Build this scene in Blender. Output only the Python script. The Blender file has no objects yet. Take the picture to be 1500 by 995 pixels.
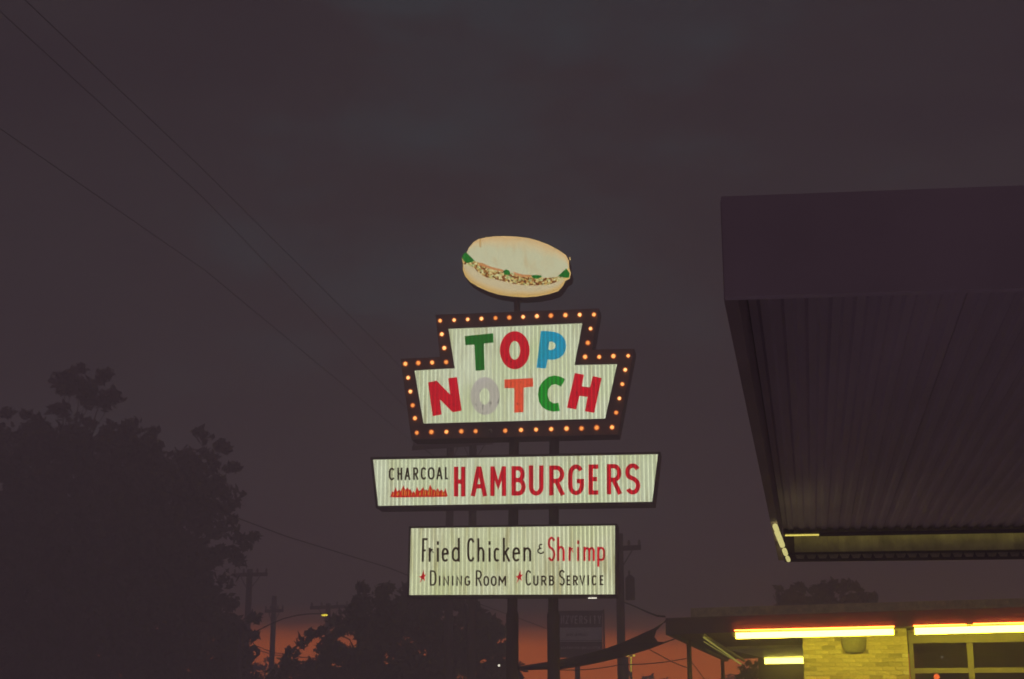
import bpy, math, random
import numpy as np
from mathutils import Vector, Matrix
from mathutils.geometry import tessellate_polygon

R = math.radians
random.seed(7)
rng = np.random.default_rng(7)
S = bpy.context.scene
C = S.collection

# ------------------------------------------------------------------ camera
F = 2167.0                       # focal length in photo pixels (1500 wide)
PITCH = R(14.6)
EYE = Vector((0, 0, 1.6))
cam_d = bpy.data.cameras.new('camera')
cam_d.sensor_width = 36.0
cam_d.lens = 36.0 * F / 1500.0
cam_d.clip_start = 0.05
cam_d.clip_end = 3000
cam = bpy.data.objects.new('camera', cam_d)
cam.location = EYE
cam.rotation_euler = (R(90) + PITCH, 0, 0)
C.objects.link(cam)
S.camera = cam

# ------------------------------------------------------------------ sky
SUN_AZ = R(6)                    # the afterglow, a little right of the sign posts
w = bpy.data.worlds.new('World')
S.world = w
w.use_nodes = True
nt = w.node_tree
nt.nodes.clear()
def N(t, **kw):
    n = nt.nodes.new(t)
    for k, v in kw.items():
        setattr(n, k, v)
    return n
def L(a, b):
    nt.links.new(a, b)
def M(op, a, b=None, clamp=False):
    n = N('ShaderNodeMath', operation=op, use_clamp=clamp)
    for i, v in enumerate((a, b)):
        if v is None:
            continue
        if isinstance(v, (int, float)):
            n.inputs[i].default_value = v
        else:
            L(v, n.inputs[i])
    return n.outputs[0]
tc = N('ShaderNodeTexCoord')
sep = N('ShaderNodeSeparateXYZ')
L(tc.outputs['Generated'], sep.inputs[0])
sky = N('ShaderNodeTexSky', sky_type='NISHITA', sun_disc=False)
sky.sun_elevation = R(-3.0)
sky.sun_rotation = SUN_AZ
# afterglow band hugging the horizon, strongest toward the set sun
elev = sep.outputs['Z']
ramp = N('ShaderNodeValToRGB')
e = ramp.color_ramp.elements
e[0].position = 0.0;  e[0].color = (1, 1, 1, 1)
e[1].position = 1.0;  e[1].color = (0, 0, 0, 1)
m1 = e.new(0.64); m1.color = (0.80, 0.80, 0.80, 1)
m2 = e.new(0.83); m2.color = (0.10, 0.10, 0.10, 1)
nz0 = N('ShaderNodeTexNoise'); nz0.inputs['Scale'].default_value = 3.2; nz0.inputs['Detail'].default_value = 4
mp0 = N('ShaderNodeMapping'); mp0.inputs['Scale'].default_value = (1, 1, 5)
L(tc.outputs['Generated'], mp0.inputs[0]); L(mp0.outputs[0], nz0.inputs['Vector'])
wob = M('MULTIPLY', M('SUBTRACT', nz0.outputs[0], 0.5), 0.022)
L(M('DIVIDE', M('ADD', elev, wob), 0.076), ramp.inputs[0])
az = M('ADD', M('MULTIPLY', sep.outputs['X'], math.sin(SUN_AZ)), M('MULTIPLY', sep.outputs['Y'], math.cos(SUN_AZ)))
azf = M('POWER', M('MAXIMUM', az, 0.0), 5.0)
glow = M('MULTIPLY', ramp.outputs[0], azf)
GLOW_GAIN = 1.0
gcol = N('ShaderNodeMix', data_type='RGBA', blend_type='MULTIPLY')
gcol.inputs[0].default_value = 1
gcol.inputs[6].default_value = (3.0 * GLOW_GAIN, 0.50 * GLOW_GAIN, 0.004 * GLOW_GAIN, 1)
L(glow, gcol.inputs[7])
# cloud deck: mauve with a few cooler openings
cl = N('ShaderNodeTexNoise'); cl.inputs['Scale'].default_value = 3.4; cl.inputs['Detail'].default_value = 7; cl.inputs['Roughness'].default_value = 0.60
mp = N('ShaderNodeMapping'); mp.inputs['Scale'].default_value = (1.0, 1.0, 2.4); mp.inputs['Location'].default_value = (0.35, 0.2, 0.0)
L(tc.outputs['Generated'], mp.inputs[0]); L(mp.outputs[0], cl.inputs['Vector'])
cr = N('ShaderNodeValToRGB')
ce = cr.color_ramp.elements
ce[0].position = 0.36; ce[0].color = (0.0375, 0.0240, 0.0300, 1)
ce[1].position = 0.70; ce[1].color = (0.0500, 0.0600, 0.0690, 1)
cm = ce.new(0.54); cm.color = (0.0460, 0.0330, 0.0375, 1)
# a thinner, cooler patch of cloud high over the sign
dn = N('ShaderNodeVectorMath', operation='DOT_PRODUCT'); L(tc.outputs['Generated'], dn.inputs[0])
dn.inputs[1].default_value = Vector((-0.005, 0.895, 0.445)).normalized()
patch = M('POWER', M('MAXIMUM', dn.outputs['Value'], 0.0), 30.0)
L(M('ADD', cl.outputs[0], M('SUBTRACT', M('MULTIPLY', patch, 0.24), 0.06)), cr.inputs[0])
dim = N('ShaderNodeMix', data_type='RGBA', blend_type='MULTIPLY'); dim.inputs[7].default_value = (0.25, 0.2, 0.12, 1)
L(glow, dim.inputs[0]); L(cr.outputs[0], dim.inputs[6])
add1 = N('ShaderNodeMix', data_type='RGBA', blend_type='ADD'); add1.inputs[0].default_value = 1
L(dim.outputs[2], add1.inputs[6]); L(gcol.outputs[2], add1.inputs[7])
bg1 = N('ShaderNodeBackground'); bg1.inputs[1].default_value = 0.54
L(add1.outputs[2], bg1.inputs[0])
bg2 = N('ShaderNodeBackground'); bg2.inputs[1].default_value = 0.05
L(sky.outputs[0], bg2.inputs[0])
ash = N('ShaderNodeAddShader')
L(bg1.outputs[0], ash.inputs[0]); L(bg2.outputs[0], ash.inputs[1])
wo = N('ShaderNodeOutputWorld')
L(ash.outputs[0], wo.inputs[0])

# the last soft light of the overcast evening, from high up
sun_d = bpy.data.lights.new('sun', 'SUN')
sun_d.energy = 0.22
sun_d.angle = R(120)
sun_d.color = (1.0, 0.78, 0.95)
sun = bpy.data.objects.new('sun', sun_d)
sun.rotation_euler = (R(40), 0, R(-15))
C.objects.link(sun)

S.view_settings.view_transform = 'Standard'
S.view_settings.look = 'None'
S.view_settings.exposure = 0.0
S.view_settings.gamma = 1.0
S.cycles.use_denoising = True
try:
    S.cycles.denoiser = 'OPENIMAGEDENOISE'
except Exception:
    pass
S.cycles.max_bounces = 6
S.cycles.diffuse_bounces = 3
S.cycles.volume_bounces = 1
S.cycles.transparent_max_bounces = 12
S.cycles.sample_clamp_indirect = 4.0
S.cycles.filter_width = 1.7

SIGN = 1.52       # brightness of the backlit faces

# ------------------------------------------------------------------ helpers
def ray(px, py):
    x = (px - 750.0) / F
    y = (497.5 - py) / F
    c, s = math.cos(PITCH), math.sin(PITCH)
    return Vector((x, c - y * s, s + y * c))
def at(px, py, Y):
    """the point of the place seen at a photo pixel, Y metres in front of the eye"""
    d = ray(px, py)
    return EYE + d * (Y / d.y)
def at_z(px, py, z):
    d = ray(px, py)
    return EYE + d * ((z - EYE.z) / d.z)

class Frame:
    """a vertical reference frame: local x to the right, local y away, z up"""
    def __init__(self, origin, yaw):
        self.o = Vector((origin.x, origin.y, 0))
        self.yaw = yaw
        self.m = Matrix.Translation(self.o) @ Matrix.Rotation(-yaw, 4, 'Z')
        self.i = self.m.inverted()
    def hit(self, px, py, y=0.0):
        o = self.i @ EYE
        d = self.i.to_3x3() @ ray(px, py)
        return o + d * ((y - o.y) / d.y)
    def xz(self, px, py, y=0.0):
        p = self.hit(px, py, y)
        return (p.x, p.z)
    def root(self, name, label, cat, group=None):
        o = bpy.data.objects.new(name, None)
        o.empty_display_size = 0.2
        C.objects.link(o)
        o.location = self.o
        o.rotation_euler = (0, 0, -self.yaw)
        return tag(o, label, cat, group)

def tag(o, label=None, cat=None, group=None, kind=None):
    if label: o['label'] = label
    if cat: o['category'] = cat
    if group: o['group'] = group
    if kind: o['kind'] = kind
    return o
def empty(name, loc, label, cat, group=None, rz=0):
    o = bpy.data.objects.new(name, None)
    o.empty_display_size = 0.2
    o.location = loc
    o.rotation_euler = (0, 0, rz)
    C.objects.link(o)
    return tag(o, label, cat, group)

class MB:
    """collects geometry for one mesh"""
    def __init__(self):
        self.v, self.f, self.mi, self.sm = [], [], [], []
        self.uv = None
    def add(self, vs, fs, mi=0, smooth=False):
        b = len(self.v)
        self.v += [tuple(p) for p in vs]
        for f in fs:
            self.f.append([b + i for i in f]); self.mi.append(mi); self.sm.append(smooth)
    def box(self, x0, x1, y0, y1, z0, z1, mi=0):
        self.add([(x0,y0,z0),(x1,y0,z0),(x1,y1,z0),(x0,y1,z0),(x0,y0,z1),(x1,y0,z1),(x1,y1,z1),(x0,y1,z1)],
                 [(0,3,2,1),(4,5,6,7),(0,1,5,4),(1,2,6,5),(2,3,7,6),(3,0,4,7)], mi)
    def hexa(self, p, mi=0):
        """eight corners: bottom four, top four"""
        self.add(p, [(0,3,2,1),(4,5,6,7),(0,1,5,4),(1,2,6,5),(2,3,7,6),(3,0,4,7)], mi)
    def tube(self, pts, r, n=8, mi=0, smooth=True, cap=True):
        pts = [Vector(p) for p in pts]
        rs = r if isinstance(r, (list, tuple)) else [r] * len(pts)
        rings = []
        for i, p in enumerate(pts):
            t = (pts[min(i + 1, len(pts) - 1)] - pts[max(i - 1, 0)]).normalized()
            a = t.orthogonal().normalized() if i == 0 else (a - t * a.dot(t)).normalized()
            b = t.cross(a)
            rings.append([p + (a * math.cos(2*math.pi*k/n) + b * math.sin(2*math.pi*k/n)) * rs[i] for k in range(n)])
        vs = [q for rg in rings for q in rg]
        fs = []
        for i in range(len(pts) - 1):
            for k in range(n):
                fs.append((i*n+k, i*n+(k+1)%n, (i+1)*n+(k+1)%n, (i+1)*n+k))
        self.add(vs, fs, mi, smooth)
        if cap:
            self.add(rings[0], [tuple(range(n))[::-1]], mi)
            self.add(rings[-1], [tuple(range(n))], mi)
    def sphere(self, c, r, n=8, m=6, mi=0, sc=(1,1,1)):
        vs, fs = [], []
        for i in range(m + 1):
            th = math.pi * i / m
            for k in range(n):
                ph = 2*math.pi*k/n
                vs.append((c[0]+sc[0]*r*math.sin(th)*math.cos(ph), c[1]+sc[1]*r*math.sin(th)*math.sin(ph), c[2]+sc[2]*r*math.cos(th)))
        for i in range(m):
            for k in range(n):
                fs.append((i*n+k, (i+1)*n+k, (i+1)*n+(k+1)%n, i*n+(k+1)%n))
        self.add(vs, fs, mi, True)
    def prism(self, loops, y0, y1, mi=0):
        """polygon loops in (x, z), extruded from y0 to y1; the first loop is the outline, the rest are holes"""
        flat = [p for l in loops for p in l]
        tri = tessellate_polygon([[Vector((p[0], p[1], 0)) for p in l] for l in loops])
        n = len(flat)
        self.add([(p[0], y0, p[1]) for p in flat], tri, mi)
        self.add([(p[0], y1, p[1]) for p in flat], [t[::-1] for t in tri], mi)
        for l in loops:
            k = len(l)
            vs = [(p[0], y0, p[1]) for p in l] + [(p[0], y1, p[1]) for p in l]
            self.add(vs, [(i, (i+1)%k, k+(i+1)%k, k+i) for i in range(k)], mi)
    def build(self, name, mats, parent=None, fix=True):
        me = bpy.data.meshes.new(name)
        me.from_pydata(self.v, [], self.f)
        for m in (mats if isinstance(mats, (list, tuple)) else [mats]):
            me.materials.append(m)
        me.polygons.foreach_set('material_index', self.mi)
        me.polygons.foreach_set('use_smooth', self.sm)
        me.update()
        o = bpy.data.objects.new(name, me)
        o.parent = parent
        C.objects.link(o)
        return o

# ------------------------------------------------------------------ materials
def nodes(name):
    m = bpy.data.materials.new(name)
    m.use_nodes = True
    t = m.node_tree
    t.nodes.clear()
    out = t.nodes.new('ShaderNodeOutputMaterial')
    return m, t, out
def noise(t, scale, detail=4, sc=(1,1,1), rough=0.5):
    co = t.nodes.new('ShaderNodeTexCoord'); mp = t.nodes.new('ShaderNodeMapping'); nz = t.nodes.new('ShaderNodeTexNoise')
    mp.inputs['Scale'].default_value = sc
    nz.inputs['Scale'].default_value = scale; nz.inputs['Detail'].default_value = detail; nz.inputs['Roughness'].default_value = rough
    t.links.new(co.outputs['Object'], mp.inputs[0]); t.links.new(mp.outputs[0], nz.inputs['Vector'])
    return nz.outputs[0]
def ramp2(t, fac, stops):
    r = t.nodes.new('ShaderNodeValToRGB')
    el = r.color_ramp.elements
    el[0].position, el[0].color = stops[0][0], (*stops[0][1], 1)
    el[1].position, el[1].color = stops[-1][0], (*stops[-1][1], 1)
    for p, c in stops[1:-1]:
        x = el.new(p); x.color = (*c, 1)
    t.links.new(fac, r.inputs[0])
    return r.outputs[0]
def mixc(t, a, b, fac, mode='MIX'):
    n = t.nodes.new('ShaderNodeMix'); n.data_type = 'RGBA'; n.blend_type = mode
    for i, v in ((0, fac), (6, a), (7, b)):
        if isinstance(v, (int, float)): n.inputs[i].default_value = v
        elif isinstance(v, tuple): n.inputs[i].default_value = (*v, 1)
        else: t.links.new(v, n.inputs[i])
    return n.outputs[2]
def surf(name, col, rough=0.7, metal=0.0, var=0.35, scale=6.0, sc=(1,1,1), bump=0.0, col2=None):
    m, t, out = nodes(name)
    b = t.nodes.new('ShaderNodeBsdfPrincipled')
    nz = noise(t, scale, 6, sc)
    dark = tuple(c * (1 - var) for c in col)
    lite = col2 or tuple(min(1, c * (1 + var)) for c in col)
    c = ramp2(t, nz, [(0.3, dark), (0.52, col), (0.72, lite)])
    t.links.new(c, b.inputs['Base Color'])
    b.inputs['Roughness'].default_value = rough
    b.inputs['Metallic'].default_value = metal
    if bump:
        bp = t.nodes.new('ShaderNodeBump'); bp.inputs['Strength'].default_value = bump; bp.inputs['Distance'].default_value = 0.01
        t.links.new(noise(t, scale * 6, 4), bp.inputs['Height']); t.links.new(bp.outputs[0], b.inputs['Normal'])
    t.links.new(b.outputs[0], out.inputs[0])
    return m
def glow_mat(name, col, strength):
    m, t, out = nodes(name)
    e = t.nodes.new('ShaderNodeEmission')
    e.inputs[0].default_value = (*col, 1); e.inputs[1].default_value = strength
    t.links.new(e.outputs[0], out.inputs[0])
    return m
def math_n(t, op, a, b=None):
    n = t.nodes.new('ShaderNodeMath'); n.operation = op
    for i, v in enumerate((a, b)):
        if v is None: continue
        if isinstance(v, (int, float)): n.inputs[i].default_value = v
        else: t.links.new(v, n.inputs[i])
    return n.outputs[0]

PERIOD = 0.072     # pitch of the corrugated plastic
def backlit(name, col, strength, ribs=0.22, stain=0.35, stain_col=(0.42, 0.33, 0.12), speck=0.0):
    """glowing corrugated plastic: light and dark of the ribs painted into the emission, old dirt stains it"""
    m, t, out = nodes(name)
    co = t.nodes.new('ShaderNodeTexCoord'); sp = t.nodes.new('ShaderNodeSeparateXYZ')
    t.links.new(co.outputs['Object'], sp.inputs[0])
    ph = math_n(t, 'MULTIPLY', sp.outputs[0], 2 * math.pi / PERIOD)
    s1 = math_n(t, 'SINE', ph)
    s2 = math_n(t, 'SINE', math_n(t, 'ADD', math_n(t, 'MULTIPLY', ph, 2.0), 0.9))
    rib = math_n(t, 'SUBTRACT', math_n(t, 'MULTIPLY', math_n(t, 'POWER', math_n(t, 'ADD', math_n(t, 'MULTIPLY', s1, 0.5), 0.5), 2.5), 1.6), math_n(t, 'ADD', 0.55, math_n(t, 'MULTIPLY', s2, 0.12)))
    # each sheet a little different
    amp = math_n(t, 'MULTIPLY', ramp2(t, noise(t, 1.3, 2, (1, 1, 0.05)), [(0.3, (0.45,)*3), (0.7, (1.3,)*3)]), ribs)
    rib_light = math_n(t, 'ADD', 1.0, math_n(t, 'MULTIPLY', rib, amp))  # light and dark of the ribs goes straight into the emission
    c = mixc(t, col, tuple(a * b for a, b in zip(col, stain_col)), 0.0)
    st = ramp2(t, noise(t, 9.0, 6, (1.0, 1.0, 0.10), 0.6), [(0.47, (0,)*3), (0.76, (1,)*3)])
    stf = math_n(t, 'MULTIPLY', st, stain)
    bl = ramp2(t, noise(t, 1.1, 3), [(0.42, (0,)*3), (0.75, (1,)*3)])
    c = mixc(t, col, tuple(a * b for a, b in zip(col, stain_col)), stf)
    c = mixc(t, c, tuple(a * b for a, b in zip(col, (0.86, 0.90, 0.72))), bl)
    if speck:
        sk = ramp2(t, noise(t, 13.0, 3, (1.4, 1, 0.6)), [(0.62, (0,)*3), (0.67, (1,)*3)])
        c = mixc(t, c, tuple(a * 0.16 for a in col), math_n(t, 'MULTIPLY', sk, speck))
    c2 = mixc(t, c, (1, 1, 1), 1.0, 'MULTIPLY')
    mul = t.nodes.new('ShaderNodeVectorMath'); mul.operation = 'SCALE'
    t.links.new(c2, mul.inputs[0]); t.links.new(rib_light, mul.inputs['Scale'])
    e = t.nodes.new('ShaderNodeEmission')
    t.links.new(mul.outputs[0], e.inputs[0]); e.inputs[1].default_value = strength
    t.links.new(e.outputs[0], out.inputs[0])
    return m

MAT = {}
MAT['panel'] = backlit('panel', (0.53, 0.57, 0.395), SIGN, 0.30, 0.75)
MAT['panel_warm'] = backlit('panel_warm', (0.52, 0.54, 0.345), SIGN, 0.36, 0.95)
MAT['l_green'] = backlit('letter_green', (0.003, 0.105, 0.008), SIGN, 0.60, 0.4, (0.25, 0.3, 0.25), 0.2)
MAT['l_green2'] = backlit('letter_green_bright', (0.003, 0.20, 0.012), SIGN, 0.75, 0.6, (0.2, 0.3, 0.2), 0.7)
MAT['l_red'] = backlit('letter_red', (0.47, 0.002, 0.012), SIGN, 0.22, 0.4, (0.35, 0.4, 0.4), 0.6)
MAT['l_blue'] = backlit('letter_blue', (0.004, 0.25, 0.42), SIGN, 0.32, 0.4, (0.5, 0.5, 0.6), 0.25)
MAT['l_grey'] = backlit('letter_faded', (0.40, 0.37, 0.33), SIGN, 0.12, 0.15, (0.6, 0.55, 0.5), 0.75)
MAT['l_orange'] = backlit('letter_orange', (0.62, 0.070, 0.026), SIGN, 0.18, 0.3, (0.5, 0.4, 0.4), 0.7)
MAT['l_red2'] = backlit('letter_red_thin', (0.42, 0.002, 0.010), SIGN, 0.50, 0.6, (0.35, 0.4, 0.4))
MAT['l_black'] = backlit('letter_black', (0.012, 0.007, 0.001), SIGN, 0.40, 0.3, (0.5, 0.5, 0.5))
MAT['flame_yellow'] = backlit('flame_yellow', (0.60, 0.30, 0.03), SIGN, 0.10, 0.1)
MAT['flame_red'] = backlit('flame_red', (0.44, 0.012, 0.004), SIGN, 0.3, 0.3, (0.5, 0.5, 0.5))
MAT['cabinet'] = surf('cabinet_paint', (0.115, 0.085, 0.105), 0.6, 0, 0.4, 3)
MAT['steel_dark'] = surf('dark_painted_steel', (0.12, 0.09, 0.105), 0.6, 0.2, 0.35, 4, (1, 1, 0.4))
MAT['wood_pole'] = surf('creosoted_pole', (0.09, 0.065, 0.055), 0.9, 0, 0.4, 5, (3, 3, 0.3), 0.3)
MAT['wire'] = surf('wire_sheath', (0.03, 0.025, 0.025), 0.8)
MAT['ceramic'] = surf('insulator', (0.16, 0.13, 0.12), 0.3)
MAT['bark'] = surf('bark', (0.09, 0.066, 0.055), 0.95, 0, 0.45, 9, (2, 2, 0.4), 0.6)
MAT['sail'] = surf('sail_cloth', (0.10, 0.075, 0.085), 0.9, 0, 0.2, 2)
MAT['asphalt'] = surf('lot_concrete', (0.50, 0.46, 0.49), 0.92, 0, 0.3, 1.5, bump=0.4)
MAT['concrete'] = surf('concrete', (0.30, 0.28, 0.25), 0.9, 0, 0.2, 2, bump=0.2)
MAT['back'] = surf('back_fascia_paint', (0.78, 0.74, 0.58), 0.6, 0, 0.3, 5)
MAT['deck'] = surf('canopy_sheet', (0.80, 0.70, 0.86), 0.65, 0, 0.18, 1.2, (1, 0.2, 1))
MAT['fascia'] = surf('canopy_fascia_paint', (0.37, 0.285, 0.335), 0.6, 0, 0.12, 1.5)
MAT['trim'] = surf('roof_edge_paint', (0.62, 0.56, 0.36), 0.7, 0, 0.25, 14)
MAT['roof_dark'] = surf('porch_fascia_paint', (0.15, 0.11, 0.12), 0.6, 0, 0.2, 2)
MAT['soffit'] = surf('soffit_paint', (0.13, 0.095, 0.09), 0.7, 0, 0.15, 2)
MAT['mortar'] = surf('mortar', (0.50, 0.45, 0.36), 0.9, 0, 0.2, 12)
MAT['frame'] = surf('window_frame_paint', (0.27, 0.25, 0.19), 0.5, 0, 0.15, 6)
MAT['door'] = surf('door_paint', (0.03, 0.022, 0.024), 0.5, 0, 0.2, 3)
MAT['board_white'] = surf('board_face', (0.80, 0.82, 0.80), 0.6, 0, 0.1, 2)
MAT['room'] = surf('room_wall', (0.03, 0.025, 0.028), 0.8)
for i, c in enumerate([(0.62, 0.55, 0.34), (0.66, 0.60, 0.40), (0.50, 0.44, 0.26), (0.78, 0.74, 0.60), (0.35, 0.31, 0.18)]):
    MAT['brick%d' % i] = surf('yellow_brick_%d' % i, c, 0.85, 0, 0.22, 18, bump=0.3)
TUBE = (1.0, 0.83, 0.042)
MAT['tube_yellow'] = glow_mat('yellow_bug_tube', TUBE, 30.0)
MAT['dim_glow'] = glow_mat('yellow_dim_glow', (1.0, 0.90, 0.34), 0.75)
MAT['side_glow'] = glow_mat('side_tube_glow', (0.9, 0.80, 0.14), 0.42)
MAT['reflector'] = surf('added_reflector_white', (0.75, 0.75, 0.70), 0.4, 0, 0.05, 3)
MAT['strip'] = glow_mat('strip_glow', (1.0, 0.84, 0.16), 1.05)
MAT['tube_rear'] = glow_mat('rear_tube', (1.0, 0.85, 0.10), 11.0)
MAT['neon'] = glow_mat('orange_neon', (1.0, 0.14, 0.018), 24.0)
MAT['lamp_yellow'] = glow_mat('street_lamp_glow', (1.0, 0.80, 0.06), 1.6)
MAT['lamp_white'] = glow_mat('white_lamp_glow', (1.0, 0.95, 0.75), 1.6)
MAT['reflection_white'] = glow_mat('white_reflection_glow', (1.0, 0.92, 0.65), 8.0)
MAT['bulb_bright'] = glow_mat('bulb_bright_glow', (1.0, 0.70, 0.36), 5.0)
MAT['bulb_warm'] = glow_mat('bulb_warm_glow', (1.0, 0.52, 0.17), 2.6)
MAT['reflection_red'] = glow_mat('red_reflection_glow', (1.0, 0.16, 0.03), 16.0)
MAT['bulb_core'] = glow_mat('bulb_filament_glow', (1.0, 0.62, 0.25), 4.0)
def leaf_mat(name, col):
    m, t, out = nodes(name)
    d = t.nodes.new('ShaderNodeBsdfDiffuse'); tr = t.nodes.new('ShaderNodeBsdfTranslucent'); mx = t.nodes.new('ShaderNodeMixShader')
    c = ramp2(t, noise(t, 1.7, 3), [(0.3, tuple(x * 0.6 for x in col)), (0.7, tuple(x * 1.35 for x in col))])
    t.links.new(c, d.inputs[0]); t.links.new(c, tr.inputs[0]); mx.inputs[0].default_value = 0.25
    t.links.new(d.outputs[0], mx.inputs[1]); t.links.new(tr.outputs[0], mx.inputs[2]); t.links.new(mx.outputs[0], out.inputs[0])
    return m
MAT['leaf'] = leaf_mat('leaf', (0.12, 0.105, 0.085))
MAT['leaf2'] = leaf_mat('leaf_far', (0.10, 0.095, 0.07))
def bulb_halo():
    m, t, out = nodes('bulb_halo')
    tr = t.nodes.new('ShaderNodeBsdfTransparent'); tr.inputs[0].default_value = (1, 0.75, 0.5, 1)
    em = t.nodes.new('ShaderNodeEmission'); em.inputs[0].default_value = (1, 0.20, 0.03, 1); em.inputs[1].default_value = 0.75
    mx = t.nodes.new('ShaderNodeMixShader'); mx.inputs[0].default_value = 0.5
    t.links.new(tr.outputs[0], mx.inputs[1]); t.links.new(em.outputs[0], mx.inputs[2]); t.links.new(mx.outputs[0], out.inputs[0])
    return m
MAT['bulb_halo'] = bulb_halo()
def glass():
    m, t, out = nodes('window_glass')
    tr = t.nodes.new('ShaderNodeBsdfTransparent'); tr.inputs[0].default_value = (0.30, 0.29, 0.30, 1)
    gl = t.nodes.new('ShaderNodeBsdfGlossy'); gl.inputs[0].default_value = (1, 1, 1, 1); gl.inputs['Roughness'].default_value = 0.03
    mx = t.nodes.new('ShaderNodeMixShader'); mx.inputs[0].default_value = 0.035
    t.links.new(tr.outputs[0], mx.inputs[1]); t.links.new(gl.outputs[0], mx.inputs[2]); t.links.new(mx.outputs[0], out.inputs[0])
    return m
MAT['glass'] = glass()

# ------------------------------------------------------------------ ground
g = MB(); g.add([(-500,-500,0),(500,-500,0),(500,900,0),(-500,900,0)], [(0,1,2,3)])
tag(g.build('ground', MAT['asphalt']), kind='structure')
g = MB(); g.box(-3.5, 30, 19.0, 21.5, 0.0, 0.13)
go = g.build('pavement', MAT['concrete']); go.rotation_euler = (0, 0, R(-10)); tag(go, kind='structure')

# ================================================================== the pylon sign
SF = Frame(at(756, 872, 25.0), R(8.6))
pylon = SF.root('pylon_sign', 'tall roadside sign of three glowing white boards and a lit bun on two posts', 'sign')

def poly(pts, ox=0.0, oy=0.0, sc=1.0, y=0.0):
    return [SF.xz(ox + x / sc, oy + yy / sc, y) for x, yy in pts]

def clip_top_bottom(loop, x):
    """z intervals of a polygon at x"""
    zs = []
    n = len(loop)
    for i in range(n):
        (xa, za), (xb, zb) = loop[i], loop[(i + 1) % n]
        if (xa <= x < xb) or (xb <= x < xa):
            zs.append(za + (zb - za) * (x - xa) / (xb - xa))
    zs.sort()
    return zs
def corrugated(loop, y, depth, parent, mat, name='face_panel'):
    """one corrugated sheet cut to an outline (in x, z)"""
    xs = [p[0] for p in loop]
    x0, x1 = min(xs) + 1e-4, max(xs) - 1e-4
    n = max(8, int((x1 - x0) / (PERIOD / 6)))
    cut = sorted(set([x0 + (x1 - x0) * i / n for i in range(n + 1)] +
                     [min(x1, max(x0, q + d)) for q in xs for d in (-2e-4, 2e-4)]))
    mb = MB()
    prev = None
    for x in cut:
        zs = clip_top_bottom(loop, x)
        if len(zs) < 2:
            prev = None; continue
        yy = y + depth * 0.5 * (1 + math.sin(2 * math.pi * x / PERIOD))
        cur = ((x, yy, zs[0]), (x, yy, zs[-1]))
        if prev:
            mb.add([prev[0], cur[0], cur[1], prev[1]], [(0, 1, 2, 3)], 0, True)
        prev = cur
    return mb.build(name, mat, parent)

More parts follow.
